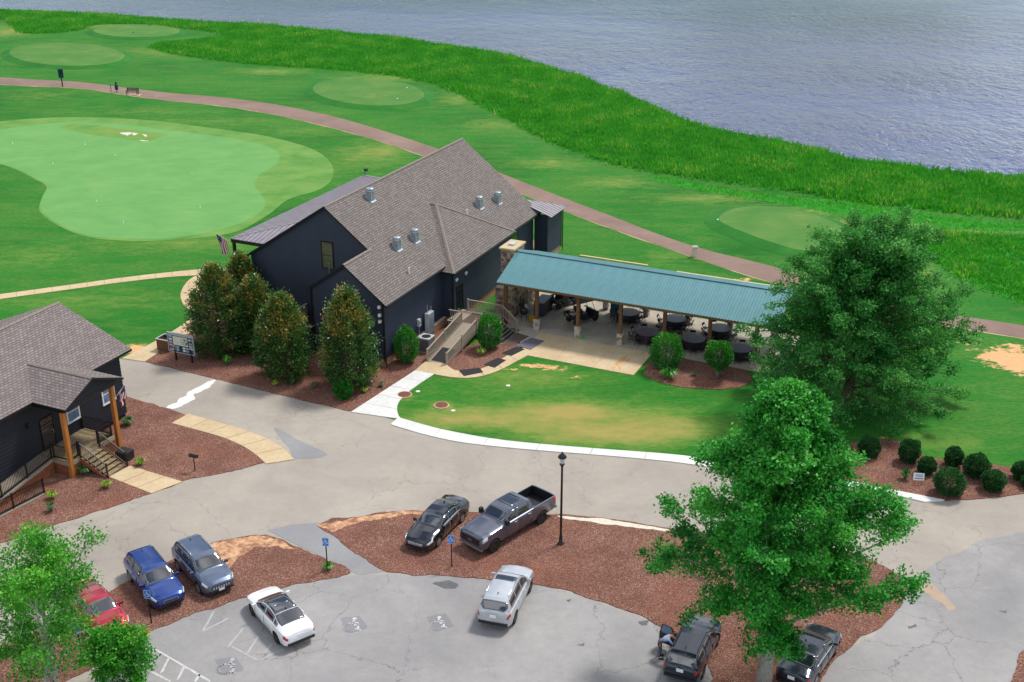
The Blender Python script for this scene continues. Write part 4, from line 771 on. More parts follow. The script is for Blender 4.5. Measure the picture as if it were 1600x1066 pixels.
for i in range(9): MB().box((-.5+i*.125, -.5, .5), (.117, .04, 1.0)).build('plank', 'post_wood', BN); MB().box((-.5+i*.125, .5, .5), (.117, .04, 1.0)).build('plank', 'post_wood', BN)
for i in range(8): MB().box((-.57, -.44+i*.125, .5), (.04, .117, 1.0)).build('plank', 'post_wood', BN); MB().box((.57, -.44+i*.125, .5), (.04, .117, 1.0)).build('plank', 'post_wood', BN)
for a, b_ in (((-.6, -.52, 1.02), (.6, -.52, 1.02)), ((-.6, .52, 1.02), (.6, .52, 1.02)), ((-.58, -.47, 1.021), (-.58, .47, 1.021)), ((.58, -.47, 1.021), (.58, .47, 1.021))): MB().bar(a, b_, .09, .04).build('cap_rail', 'light_grey', BN)
for x in (-.25, .25): MB().lathe([(.18, .02), (.22, .8), (.24, .82), (.2, .84)], (x, 0, 0), 14).build('bin', 'black_plastic', BN, True)

# ------------------------------------------------------------------ utilities by the wing wall
def inB(u, v, z=0): return OB+BX*u+AX*v+np.array([0, 0, z])
AC = thing('air_conditioner', 'grey air conditioner unit between round shrub and ramp', 'air conditioner', inB(1.35, 4.0), ANG)
MB().box((0, 0, .62), (.95, .95, 1.1)).build('casing', 'grey_metal', AC); MB().box((0, 0, 1.2), (1.0, 1.0, .07)).build('top', 'light_grey', AC); MB().lathe([(.36, 1.232), (.36, 1.25), (.05, 1.262)], (0, 0, 0), 18).build('fan_grille', 'screen_black', AC); MB().box((0, 0, .04), (1.15, 1.15, .08)).build('pad', 'slab_concrete', AC)
for i in range(9):
    MB().box((0, -.478, .2+i*.1), (.85, .012, .03)).build('louvre', 'black_plastic', AC)
EC = thing('electric_cabinet', 'tall pale grey electric cabinet against the clubhouse wing wall', 'cabinet', inB(.35, 6.4), ANG)
MB().box((0, 0, 1.35), (.35, .9, 1.7)).build('case', 'light_grey', EC); MB().box((.185, 0, 1.35), (.015, .8, 1.55)).build('cabinet_door', 'galvanised', EC); MB().tube([(0, -.3, 2.2), (0, -.3, 2.9)], .04, 8).build('conduit', 'galvanised', EC); MB().tube([(0, .3, 2.2), (0, .3, 2.6)], .04, 8).build('conduit', 'galvanised', EC); MB().box((0, 0, .25), (.3, .8, .5)).build('plinth', 'grey_metal', EC)
MT = thing('electric_meter', 'small pale meter box on the wall above the air conditioner', 'meter', inB(.12, 5.1), ANG); MB().box((0, 0, 1.75), (.2, .35, .6)).build('case', 'light_grey', MT); MB().lathe([(.12, 0), (.12, .08), (.06, .1)], (.1, 0, 1.8), 12, 'z').build('dial', 'grey_metal', MT); MB().tube([(0, 0, 0), (0, 0, 1.45)], .03, 6).build('conduit', 'galvanised', MT)
WT = thing('hose_hydrant', 'grey pipe hydrant standing behind the front magnolia', 'hydrant', G(505, 545), 0); MB().tube([(0, 0, 0), (0, 0, .7), (.12, 0, .85), (.25, 0, .8), (.27, 0, .6)], .05, 8).build('pipe', 'grey_metal', WT); MB().box((.02, 0, .3), (.22, .16, .3)).build('valve_box', 'galvanised', WT)
UB = MB().box((0, 0, .32), (.42, .4, .64)).box((0, 0, .67), (.46, .44, .06)).build('utility_box', 'stone_white'); UB.location = tuple(G(381, 535)); tag(UB, 'small pale utility box in mulch between the magnolias', 'utility box')
def manhole(px, py, label):
    t = thing('manhole', label, 'manhole', G(px, py), 0, 'manholes on the front lawn'); MB().lathe([(.45, .0), (.47, .05), (.44, .09), (.3, .1), (.05, .1)], (0, 0, 0), 24).build('cover', 'rust', t, False); MB().lathe([(.56, 0), (.56, .05), (.48, .07)], (0, 0, 0), 24).build('rim', 'curb_concrete', t)
manhole(632, 617.5, 'rusty round manhole cover at the edge of the white sidewalk'); manhole(690, 634, 'rusty round manhole cover in a dry patch of lawn')
for px, py, lb_ in ((653, 612, 'flat white valve cover on lawn near the sidewalk manhole'), (708, 642, 'small white valve cover on lawn below the dry patch manhole'), (794, 603, 'small white valve cover in the middle of the lawn')):
    o = MB().lathe([(.14, 0), (.15, .03), (.1, .045)], (0, 0, 0), 12).box((0, .0, .02), (.3, .18, .03)).build('valve_cover', 'white_paint'); o.location = tuple(G(px, py)); tag(o, lb_, 'valve cover')

# ------------------------------------------------------------------ golf furniture
def tmark(px, py, m_, label):
    o = MB().lathe([(.02, 0), (.09, .02), (.12, .09), (.09, .16), (.02, .19)], (0, 0, 0), 12).build('tee_marker', m_, smooth=True); g_ = G(px, py); o.location = (g_[0], g_[1], .35); tag(o, label, 'tee marker', 'tee markers')
tmark(208.5, 54, 'screen_black', 'black tee marker on the nearer edge of the lakeside tee'); tmark(234, 43.5, 'screen_black', 'black tee marker on the lake edge of the lakeside tee')
tmark(636, 142, 'sign_white', 'white tee marker on the far side of the middle tee'); tmark(621, 159, 'sign_white', 'white tee marker on the near side of the middle tee'); tmark(1262, 361, 'screen_black', 'black tee marker on the tee behind the oak'); tmark(1121, 350, 'sign_white', 'white tee marker at the left tip of the right tee')
for i, (px, py) in enumerate([(83, 256), (151, 315), (180, 243), (300, 272), (313, 324), (193, 348), (20, 225), (133, 226)]):
    t = thing('practice_cup', 'short white practice cup stick on the putting green, ' + ['by its left notch', 'below the notch', 'near its centre', 'right of centre', 'lower right', 'at the bottom edge', 'far upper left', 'upper middle'][i], 'golf cup', (*G(px, py)[:2], .02), 0, 'cups on the putting green')
    MB().lathe([(.08, 0), (.08, .012), (.05, .014)], (0, 0, 0), 12).build('cup', 'sign_white', t); MB().tube([(0, 0, 0), (0, 0, .3)], .015, 6).build('stick', 'sign_white', t)
ga = G(98, 136); SG = thing('tee_sign', 'dark tee sign board on a single post beside the cart path', 'sign', ga, R(10)); MB().tube([(0, 0, 0), (0, 0, 1.6)], .09, 8).build('post', 'black_metal', SG); MB().box((0, -.05, 2.1), (.75, .14, 1.35)).build('board', 'sign_navy', SG); MB().box((0, -.13, 2.25), (.5, .02, .6)).build('plate', 'screen_black', SG)
ga = G(183, 145); BW = thing('ball_washer', 'dark ball washer and bin on a post beside the bench', 'ball washer', ga, 0); MB().tube([(0, 0, 0), (0, 0, 1.5)], .06, 8).build('post', 'black_metal', BW); MB().lathe([(.2, .45), (.26, .6), (.26, 1.2), (.18, 1.3)], (0, 0, 0), 12).build('bin', 'sign_navy', BW, True); MB().lathe([(.1, 1.3), (.16, 1.4), (.14, 1.62), (.05, 1.68)], (0, 0, 0), 10).build('washer', 'black_metal', BW, True)
ga = G(174, 145); PS_ = MB().tube([(0, 0, 0), (0, 0, 1.35)], .07, 8).tube([(0, 0, 1.35), (0, 0, 1.42)], [.09, .03], 8).build('marker_post', 'grey_metal'); PS_.location = tuple(ga); tag(PS_, 'slim grey marker post left of the ball washer', 'post')
ga = G(207, 148.5); BE = thing('park_bench', 'dark slatted bench beside the cart path', 'bench', ga, R(-8)); 
for i in range(4): MB().box((0, -.18+i*.13, .46), (1.9, .11, .04)).build('seat_slat', 'bark_brown', BE)
for i in range(4): MB().box((0, .3+i*.02, .6+i*.12), (1.9, .03, .1), rx=-.15).build('back_slat', 'bark_brown', BE)
for x in (-.85, .85): MB().span((x-.04, -.24, 0), (x+.04, -.16, .66)).span((x-.04, .3, 0), (x+.04, .38, 1.0)).span((x-.04, -.24, .64), (x+.04, .34, .7)).span((x-.035, -.2, .38), (x+.035, .34, .44)).build('side_frame', 'black_metal', BE)
MB().box((0, .05, .02), (2.6, 1.0, .04)).build('pad', 'tan_concrete', BE)
ga = G(1085, 401); BO = thing('stone_marker', 'short pale stone marker post on the cart path verge', 'marker', ga, R(8)); MB().box((0, 0, .45), (.42, .36, .9), taper=.94).build('shaft', 'pale_stone', BO); MB().box((0, 0, .95), (.56, .48, .1)).box((0, 0, 1.02), (.4, .34, .06)).build('cap', 'stone_white', BO)
# lawn sign
ga = G(1434, 757); LS = thing('yard_sign', 'small white yard sign with two dark lines in the mulch bed', 'sign', ga, R(-8))
for x in (-.22, .22): MB().tube([(x, 0, 0), (x, 0, .4)], .012, 6).build('stake', 'grey_metal', LS)
MB().box((0, 0, .55), (.66, .02, .46), rx=-.35).build('panel', 'sign_white', LS)
for z, w__, m_ in ((.66, .46, 'glass_blue'), (.585, .42, 'glass_blue'), (.46, .5, 'sign_navy')): MB().box((0, -.014-(.55-z)*.36*-1*-1, z), (w__, .006, .045), rx=-.35).build('printed_line', m_, LS)
# lamp post
ga = G(876, 851); LP = thing('street_lamp', 'tall black street lamp in the central mulch island', 'street lamp', ga, 0)
MB().lathe([(.2, 0), (.2, .08), (.11, .14), (.1, .5), (.07, .6), (.06, 5.1), (.1, 5.14), (.1, 5.22), (.06, 5.26)], (0, 0, 0), 14).build('post', 'black_metal', LP, True)
MB().lathe([(.09, 5.26), (.16, 5.55), (.18, 5.68)], (0, 0, 0), 12).build('lantern_glass', 'lamp_glass', LP); MB().lathe([(.25, 5.68), (.25, 5.72), (.17, 5.83), (.07, 5.92), (.03, 6.02)], (0, 0, 0), 12).build('lantern_cap', 'black_metal', LP); MB().lathe([(.12, 5.2), (.16, 5.26), (.1, 5.32)], (0, 0, 0), 12).build('collar', 'black_metal', LP)
# accessible parking signs
def isa(mb, s, f):
    """wheelchair pictogram strokes in a unit plane, f(x, y) -> 3-D"""
    def stroke(pts, w__):
        for (xa, ya), (xb, yb) in zip(pts[:-1], pts[1:]):
            d = math.hypot(xb-xa, yb-ya); nx_, ny_ = -(yb-ya)/d*w__/2, (xb-xa)/d*w__/2; ex, ey = (xb-xa)/d*w__*.25, (yb-ya)/d*w__*.25
            mb.quad(f((xa+nx_-ex)*s, (ya+ny_-ey)*s), f((xb+nx_+ex)*s, (yb+ny_+ey)*s), f((xb-nx_+ex)*s, (yb-ny_+ey)*s), f((xa-nx_-ex)*s, (ya-ny_-ey)*s))
    mb.add([f(s*(-.08+.1*math.cos(a)), s*(.44+.1*math.sin(a))) for a in np.linspace(0, 2*math.pi, 12, False)], [tuple(range(12))])
    stroke([(-.07, .33), (-.03, .0), (.22, .0), (.34, -.34), (.44, -.3)], .1); stroke([(-.05, .17), (.18, .17)], .08)
    stroke([(-.09+.3*math.cos(a), -.2+.3*math.sin(a)) for a in np.linspace(R(110), R(352), 14)], .09)
def asign(px, py, label, hgt_=2.1):
    t = thing('parking_sign', label, 'sign', G(px, py), R(-5), 'blue accessible parking signs')
    MB().box((0, 0, hgt_/2), (.06, .05, hgt_)).build('post', 'black_metal', t); MB().box((0, -.035, hgt_-.25), (.36, .015, .52)).build('plate', 'sign_blue', t)
    mb = MB(); isa(mb, .3, lambda x, y: (x, -.047, hgt_-.23+y)); mb.build('pictogram', 'sign_white', t)
    fr_ = MB(); 
    for a, b_ in (((-.165, -.046, hgt_-.49), (.165, -.046, hgt_-.49)), ((-.165, -.046, hgt_-.01), (.165, -.046, hgt_-.01)), ((-.165, -.046, hgt_-.49), (-.165, -.046, hgt_-.01)), ((.165, -.046, hgt_-.49), (.165, -.046, hgt_-.01))): fr_.bar(a, b_, .012, .006, up=(0, 1, 0))
    fr_.build('border', 'sign_white', t)
asign(706, 887, 'blue accessible parking sign in front of the pickup truck'); asign(512, 891, 'blue accessible parking sign at the tip of the left mulch island'); asign(237, 975, 'blue accessible parking sign beside the blue wagon'); asign(129, 1032, 'blue accessible parking sign half hidden under the left tree')
# painted markings
def mark(px, m_='worn_white', nm='parking_line', z=.0235):
    o = sheet(nm, W(px), z, m_, thick=.003); return o
import itertools
LZ = itertools.count()
def ln(a, b_, wpx=3.2, m_='worn_white'):
    A_, B_ = G(*a)[:2], G(*b_)[:2]; d = (B_-A_)/np.linalg.norm(B_-A_); n_2 = np.array([-d[1], d[0]])*.055; sheet('parking_line', ragged(np.array([A_+n_2, B_+n_2, B_-n_2, A_-n_2]), .22, .01, int(a[0])), .0235+.0011*(LZ.__next__() % 5), m_, thick=.003)
for a, b_ in (((222, 1003), (330, 1066)), ((235, 1050), (268, 1066)), ((241, 1013), (228, 1038)), ((265, 1026), (252, 1053)), ((289, 1040), (277, 1064)), ((312, 1054), (305, 1066)), ((211, 1007), (205, 1022))): ln(a, b_)
for a, b_ in (((358, 966), (316, 988)), ((382, 980), (355, 1013)), ((404, 994), (386, 1023)), ((360, 1010), (404, 1033)), ((404, 1033), (444, 1014)), ((335, 955), (317, 987)), ((426, 1006), (412, 1022))): ln(a, b_, m_='faded_white')
for cx_, cy_, rot, m_, s_ in ((552, 977, -.2, 'worn_white', 1.15), (686, 974, -.15, 'worn_white', 1.05), (358, 1042, -.3, 'faded_white', 1.2)):
    sheet('symbol_panel', ragged(W([(cx_-21, cy_-10), (cx_+10, cy_-15), (cx_+24, cy_+6), (cx_-8, cy_+14)]), .2, .04, cx_), .020, 'panel_asphalt', thick=.003)
    mb = MB(); g_ = G(cx_, cy_); cr, sr = math.cos(rot), math.sin(rot); isa(mb, s_, lambda x, y: (g_[0]+cr*x-sr*y, g_[1]+sr*x+cr*y, .0295)); struct(mb.build('wheelchair_symbol', m_))
for px, sd_ in (([(676, 912), (700, 907), (717, 914), (712, 921), (692, 920)], 1), ([(902, 1008), (912, 1005), (911, 1010)], 2), ([(886, 938), (893, 936), (892, 941)], 3), ([(998, 972), (1014, 970), (1012, 978), (1002, 979)], 4), ([(1418, 978), (1430, 976), (1432, 981), (1420, 982)], 5), ([(1560, 955), (1571, 954), (1570, 958)], 6)):
    sheet('oil_stain', ragged(W(px), .15, .05, sd_), .0205, 'oil_stain', thick=.003)
sheet('paint_spill', ragged(W([(257, 641), (280, 624), (300, 611), (322, 597), (336, 593), (340, 595), (325, 606), (305, 616), (304, 624), (285, 631), (272, 639)]), .18, .1, 12), .0155, 'white_spill', thick=.004)
sheet('clay_stain', ragged(W(cat([(1412, 905), (1440, 905), (1462, 920), (1480, 940), (1488, 955), (1476, 952), (1455, 930), (1430, 920)], True, 3)), .25, .14, 14), .0205, 'clay_asphalt', thick=.003)
# ------------------------------------------------------------------ vegetation
def unit(v): return v/(np.linalg.norm(v, axis=1, keepdims=True)+1e-9)
def leafmesh(name, c, d, size, tone, mat, parent, aspect=.62, fold=.25, r=rng):
    """one small folded diamond per leaf; c centres, d pointing directions"""
    n = len(c); d = unit(d); ref = unit(r.normal(0, 1, (n, 3))+np.array([0, 0, 1.3])); b = unit(np.cross(d, ref)); nn = np.cross(d, b)
    s = size[:, None]; V = np.empty((n, 4, 3))
    V[:, 0] = c-d*s*.5; V[:, 1] = c+b*s*aspect*.5+nn*s*fold*.5; V[:, 2] = c+d*s*.5; V[:, 3] = c-b*s*aspect*.5+nn*s*fold*.5
    me = npmesh(name, V.reshape(-1, 3), np.arange(n*4).reshape(n, 4), 4)
    at = me.color_attributes.new('tone', 'FLOAT_COLOR', 'POINT'); t = np.repeat(np.clip(tone, 0, 1), 4); at.data.foreach_set('color', np.c_[t, t, t, np.ones(n*4)].astype(np.float32).ravel())
    return obj(name, me, mat, parent)
def tree(name, label, base, H, radf, mat, bark, limbs=60, subs=9, per=90, leaf=(.15, .24), trunk_r=.28, z0=.16, seed=1, spread=.36, rise=(.05, 1.0), droop=.25, stems=1, lean=(0, 0), cat_='tree', tonebias=0.0, gap=.0, group=None):
    r = np.random.default_rng(seed); T = thing(name, label, cat_, base, 0, group); cs = []; ds = []; ts = []; wood_ = MB(); limb_ = MB()
    tops = [(lean[0]+(r.normal(0, .7) if stems > 1 else 0)*1.2, lean[1]+(r.normal(0, .7) if stems > 1 else 0)*1.2) for _ in range(stems)]
    def axis(k, t): return np.array([tops[k][0]*t+.12*math.sin(t*5+k), tops[k][1]*t+.1*math.sin(t*4+2*k), H*.93*t])
    for k in range(stems):
        wood_.tube([axis(k, t)+np.array([(k-(stems-1)/2)*.25*(1-t), 0, 0]) for t in np.linspace(0, 1, 12)], [max(.02, trunk_r/math.sqrt(stems)*(1.25 if i == 0 else 1)*(1-.93*i/11)) for i in range(12)], 10)
    for i in range(limbs):
        h = z0+(1-z0)*((i+.5)/limbs)**.9; az = i*2.39996+r.normal(0, .25); Lm = max(.35, radf(h, az)*r.uniform(.72, 1.08)); el = rise[0]+(rise[1]-rise[0])*h+r.normal(0, .1)
        o = axis(i % stems, min(1, h*.96/.93*.93)); dr_ = np.array([math.cos(az)*math.cos(el), math.sin(az)*math.cos(el), math.sin(el)])
        pts = [o+dr_*Lm*t+np.array([0, 0, -droop*Lm*.35*t*t+.12*Lm*t*(1-t)*2*max(0, el)]) for t in np.linspace(0, 1, 6)]
        limb_.tube(pts, [max(.010, .014*Lm*(1-.85*q/5)) for q in range(6)], 5, cap=False)
        if r.random() < gap: continue
        ltone = r.normal(0, .10)
        for j in range(subs):
            t = .14+.86*(j+r.random())/subs; f = t*5; a = int(min(f, 4)); q = pts[a]+(pts[a+1]-pts[a])*(f-a)
            sl = Lm*.34*(1.15-t)+.35; sd_ = dr_*.7+r.normal(0, .55, 3)+np.array([0, 0, .15]); sd_ /= np.linalg.norm(sd_); e_ = q+sd_*sl
            if j % 2 == 0: limb_.tube([q, (q+e_)/2+r.normal(0, .04, 3), e_], [.018, .012, .006], 4, cap=False)
            m_ = int(per*r.uniform(.5, 1.5)); tt = r.random(m_)**.6; P_ = q+(e_-q)*tt[:, None]*1.15+r.normal(0, spread*(.55+.45*min(1, Lm/3)), (m_, 3))*np.array([1, 1, .6])
            D_ = r.normal(0, .7, (m_, 3))+sd_*.7+np.array([0, 0, -.15]); tn = .42+tonebias+ltone+r.normal(0, .10)+r.normal(0, .16, m_)+.10*(P_[:, 2]/H-.5)
            cs.append(P_); ds.append(D_); ts.append(tn)
    c = np.vstack(cs); d = np.vstack(ds); t = np.concatenate(ts); k = c[:, 2] > .15; c, d, t = c[k], d[k], t[k]
    wood_.build('trunk', bark, T, True); limb_.build('branches', bark, T, True)
    leafmesh('crown', c, d, r.uniform(leaf[0], leaf[1], len(c)), t, mat, T, r=r); return T
# bright maple at the front: wide skirts low down, spires at the top
def maple_r(h, az): return 8.8*max(.06, (1-h)**.72)*(.8+.2*min(1, h/.25))*(1+.14*math.sin(3*az+1)+.08*math.sin(7*az))*(1-.8*max(0, -math.sin(az))**1.5*max(0, min(1, 1.6-h/.32)))
tree('maple_tree', 'bright green maple tree rising from the central mulch island', G(1191, 1082), 17.6, maple_r, 'leaf_maple', 'bark_grey', 84, 9, 190, (.13, .22), .36, .22, 11, .215, (.02, 1.2), .22, tonebias=.05)
def oak_r(h, az): return 7.7*math.sqrt(max(.02, 1-((h-.40)/.68)**2))*(1+.12*math.sin(2*az+.5)+.1*math.sin(5*az))
tree('oak_tree', 'large dark green oak tree at the pavilion end', G(1322, 632), 11.4, oak_r, 'leaf_oak', 'bark_brown', 116, 9, 150, (.14, .23), .42, .12, 12, .24, (-.12, 1.05), .5, lean=(.2, 0), tonebias=-.02)
def left_r(h, az): return 3.5*math.sqrt(max(.03, 1-((h-.55)/.6)**2))*(1+.2*math.sin(3*az))
tree('young_tree', 'pale barked multi stemmed tree over the red car', G(78, 1082), 7.7, left_r, 'leaf_left', 'bark_pale', 44, 8, 62, (.11, .19), .24, .2, 13, .24, (.0, 1.2), .3, stems=3, gap=.14, tonebias=.06)
tree('young_tree', 'low leafy sapling at the lot edge below the crimson sedan', G(192, 1082), 2.9, lambda h, a: 1.7*math.sqrt(max(.05, 1-((h-.55)/.55)**2)), 'leaf_left', 'bark_pale', 26, 6, 76, (.11, .19), .08, .15, 15, .2, (.0, 1.1), .2)
def mag(base, top, half, label, seed):
    g_ = G(*base); H = Zat(top, g_[1]); Wd = half/F_PX*math.hypot(g_[1], CAM_H-2.5)
    r = np.random.default_rng(seed); T = thing('magnolia_tree', label, 'tree', g_, 0, 'magnolias in front of the clubhouse')
    MB().tube([(0, 0, 0), (.03, 0, H*.5), (0, .03, H*.92)], [.16, .1, .03], 8).build('trunk', 'bark_brown', T, True); br = MB(); cs = []; ds = []; ts = []
    ncl = 190
    for i in range(ncl):
        h = ((i+.5)/ncl)**.85; az = i*2.39996+r.normal(0, .2); rad = Wd*(min(1, .72+h*1.6) if h < .18 else (1-((h-.18)/.86)**2.8))*(1+.18*math.sin(az*3+seed)+.1*r.normal()); rad = max(rad, .12)
        tip = np.array([math.cos(az)*rad, math.sin(az)*rad, .25+h*(H-.35)]); root = np.array([0, 0, max(.2, tip[2]-rad*.4)])
        br.tube([root, (root+tip)/2+r.normal(0, .05, 3), tip], [.035, .025, .01], 4, cap=False)
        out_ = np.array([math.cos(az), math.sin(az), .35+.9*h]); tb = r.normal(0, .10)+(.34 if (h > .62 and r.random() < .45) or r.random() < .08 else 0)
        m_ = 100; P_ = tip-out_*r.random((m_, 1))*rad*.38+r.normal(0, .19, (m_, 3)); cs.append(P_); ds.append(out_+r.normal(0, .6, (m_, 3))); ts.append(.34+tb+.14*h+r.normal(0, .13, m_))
    br.build('branches', 'bark_brown', T, True); c = np.vstack(cs); c[:, 2] = np.maximum(c[:, 2], .08)
    leafmesh('crown', c, np.vstack(ds), r.uniform(.15, .25, len(c)), np.concatenate(ts), 'leaf_magnolia', T, .48, r=r)
    for i in range(2):
        az = r.uniform(-2.6, -.5); h = r.uniform(.25, .75); rad = Wd*(1-((h-.18)/.86)**1.7 if h > .18 else 1)*1.04; MB().lathe([(.02, 0), (.07, .03), (.09, .08), (.05, .1)], (math.cos(az)*rad, math.sin(az)*rad, h*H), 8).build('flower', 'sign_white', T, True)
    return T
mag((345, 551), 414, 46, 'widest magnolia tree, nearest the notice board', 21); mag((384, 505), 397, 30, 'magnolia tree rearmost by the clubhouse porch', 22); mag((404, 548), 434, 38, 'magnolia tree in the middle of the cluster', 23); mag((448, 588), 459, 41, 'magnolia tree in front of the timber screen', 24); mag((548, 604), 451, 41, 'lone magnolia tree in front of the wing gable', 25)
def shrub(name, label, base, top, half, mat, seed, n=5200, leaf=(.07, .13), stem=.0, group=None, tone_top=.35, squash=1.0, cat_='shrub'):
    g_ = G(*base); H = Zat(top, g_[1]); r = np.random.default_rng(seed); Rr = half/F_PX*math.hypot(g_[1], CAM_H-1); T = thing(name, label, cat_, g_, 0, group)
    cz = (H+stem)/2; rz_2 = (H-stem)/2; v = unit(r.normal(0, 1, (n, 3))); bump_ = 1+.11*np.sin(v[:, 0]*5.3+seed*1.7)*np.sin(v[:, 1]*4.7+seed)+.06*np.sin(v[:, 2]*9+seed)
    k = (.55+.45*r.random(n)**.55)*bump_; P_ = v*k[:, None]*np.array([Rr, Rr, rz_2])+np.array([0, 0, cz]); P_[:, 2] = np.maximum(P_[:, 2], .05)
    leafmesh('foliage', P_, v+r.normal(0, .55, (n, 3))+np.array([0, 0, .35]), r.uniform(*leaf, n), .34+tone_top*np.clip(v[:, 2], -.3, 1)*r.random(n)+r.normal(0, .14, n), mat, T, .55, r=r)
    st_ = MB()
    for i in range(5):
        a = i*1.256; st_.tube([(.06*math.cos(a), .06*math.sin(a), 0), (.14*math.cos(a), .14*math.sin(a), stem+.2), (Rr*.45*math.cos(a), Rr*.45*math.sin(a), cz+.3*rz_2)], [.05, .04, .015], 5)
    st_.build('stems', 'bark_grey', T, True); return T
gp = 'glossy clipped shrubs along the clubhouse and pavilion'
shrub('clipped_shrub', 'glossy round shrub against the wing wall beside the air conditioner', (636, 567), 511, 20, 'leaf_shrub', 31, 6500, (.09, .15), group=gp)
shrub('clipped_shrub', 'glossy round shrub beside the timber steps and ramp', (765, 545), 490, 20.5, 'leaf_shrub', 32, 6500, (.09, .15), group=gp)
shrub('clipped_shrub', 'glossy round shrub in front of the purple topped table', (1041, 577), 521, 27, 'leaf_shrub', 33, 7500, (.09, .15), group=gp)
shrub('clipped_shrub', 'glossy round shrub on a bare trunk, nearest the oak', (1121, 591), 532, 23, 'leaf_shrub', 34, 6500, (.09, .15), .75, gp)
gp2 = 'round shrubs in the roadside mulch bed'
for i, (bx, tp, hf_, lb) in enumerate([((1357, 713), 682, 18, 'dark round shrub half hidden behind the maple foliage'), ((1419, 722), 686, 17.5, 'dark round shrub at the upper left of the roadside bed'), ((1447, 740), 715, 14.5, 'low round shrub above the white yard sign'), ((1489, 728), 699, 14.5, 'small dark round shrub at the back of the roadside bed'), ((1523, 745), 711, 20, 'broad dark round shrub in the middle of the roadside bed'), ((1481, 773), 733, 24, 'largest round shrub, right of the white yard sign'), ((1550, 766), 736, 18, 'round shrub at the front right of the roadside bed'), ((1594, 749), 722, 15, 'dark round shrub at the right end of the roadside bed'), ((1606, 762), 742, 12, 'small round shrub cut by the right edge of the picture')]):
    shrub('round_shrub', lb, bx, tp, hf_, 'leaf_boxwood', 40+i, 5200, (.09, .16), group=gp2, tone_top=.45 if i in (2, 5, 6) else .2)
shrub('leafy_bush', 'low bright green bush in mulch below the lone magnolia', (537, 623), 593, 16, 'leaf_shrub', 60, 2600, (.1, .2), tone_top=.1)
def tuft(label, px, py, R_, H, mat, seed, n=70, name='tuft_plant', w_=.03):
    g_ = G(px, py); r = np.random.default_rng(seed); T = thing(name, label, 'plant', (*g_[:2], .05), 0, 'small plants in the mulch beds'); c = []; d = []; s = []
    az = r.random(n)*6.283; ln_ = r.uniform(.6, 1.1, n); P0 = np.c_[np.cos(az)*.05, np.sin(az)*.05, np.zeros(n)]; P1 = np.c_[np.cos(az)*R_*.55*ln_, np.sin(az)*R_*.55*ln_, H*ln_]; P2 = np.c_[np.cos(az)*R_*ln_, np.sin(az)*R_*ln_, H*.75*ln_]
    b = np.c_[-np.sin(az), np.cos(az), np.zeros(n)]*w_; V = np.stack([P0-b*.6, P0+b*.6, P1+b, P1-b, P2], 1).reshape(-1, 3); I = np.arange(n)[:, None]*5
    F_ = [tuple(int(k) for k in q) for q in np.vstack([I+np.array([[0, 1, 2, 3]])])]+[(int(q[0]+3), int(q[0]+2), int(q[0]+4)) for q in I]
    me = bpy.data.meshes.new('blades'); me.from_pydata(V.tolist(), [], F_); at = me.color_attributes.new('tone', 'FLOAT_COLOR', 'POINT'); t = np.repeat(r.random(n), 5); at.data.foreach_set('color', np.c_[t, t, t, t].astype(np.float32).ravel())
    obj('blades', me, mat, T); MB().lathe([(.09, -.02), (.1, .03), (.05, .06)], (0, 0, 0), 7).build('crown_base', 'bark_brown', T)
for i, (px, py, R_, H, m_, lb) in enumerate([(220, 728, .42, .42, 'leaf_daylily', 'yellow green tuft beside the house steps post'), (167, 763, .42, .42, 'leaf_daylily', 'yellow green tuft left of the house walkway'), (82, 780, .45, .45, 'leaf_daylily', 'yellow green tuft by the low metal railing'), (430, 604, .36, .34, 'leaf_daylily', 'yellow green tuft near the road below the magnolias'), (569, 614, .36, .34, 'leaf_daylily', 'yellow green tuft right of the leafy bush'), (751, 556, .5, .55, 'leaf_daylily', 'yellow green tuft below the shrub at the ramp'), (200, 665, .55, .5, 'leaf_grey', 'grey green grass clump at the house corner'), (80, 800, .4, .5, 'leaf_grey', 'grey green plant near the lower left tree'), (133, 742, .55, .5, 'leaf_grey', 'grey green plant against the porch skirt'), (1045, 593, .85, .75, 'leaf_shrub', 'arching grass clump below the round shrub at the pavilion bed'), (337, 553, .45, .6, 'leaf_shrub', 'small leafy plant beside the notice board magnolia'), (355, 571, .5, .7, 'leaf_shrub', 'leafy plant in the mulch in front of the widest magnolia'), (457, 602, .3, .5, 'leaf_grey', 'thin grey plant left of the lone magnolia'), (492, 607, .35, .35, 'leaf_grey', 'small grey plant between the two front magnolias'), (596, 605, .3, .3, 'leaf_grey', 'small grey plant right of the lone magnolia'), (513, 891, .4, .35, 'leaf_shrub', 'green weed at the foot of the island parking sign'), (1414, 750, .45, .6, 'leaf_boxwood', 'small dark plant left of the white yard sign'), (225, 1000, .5, .4, 'leaf_daylily', 'pale weed at the mulch edge near the red car'), (1085, 588, .3, .3, 'leaf_grey', 'small weed between the two pavilion shrubs')]):
    tuft(lb, px, py, R_, H, m_, 70+i, 110 if R_ > .5 else 70)
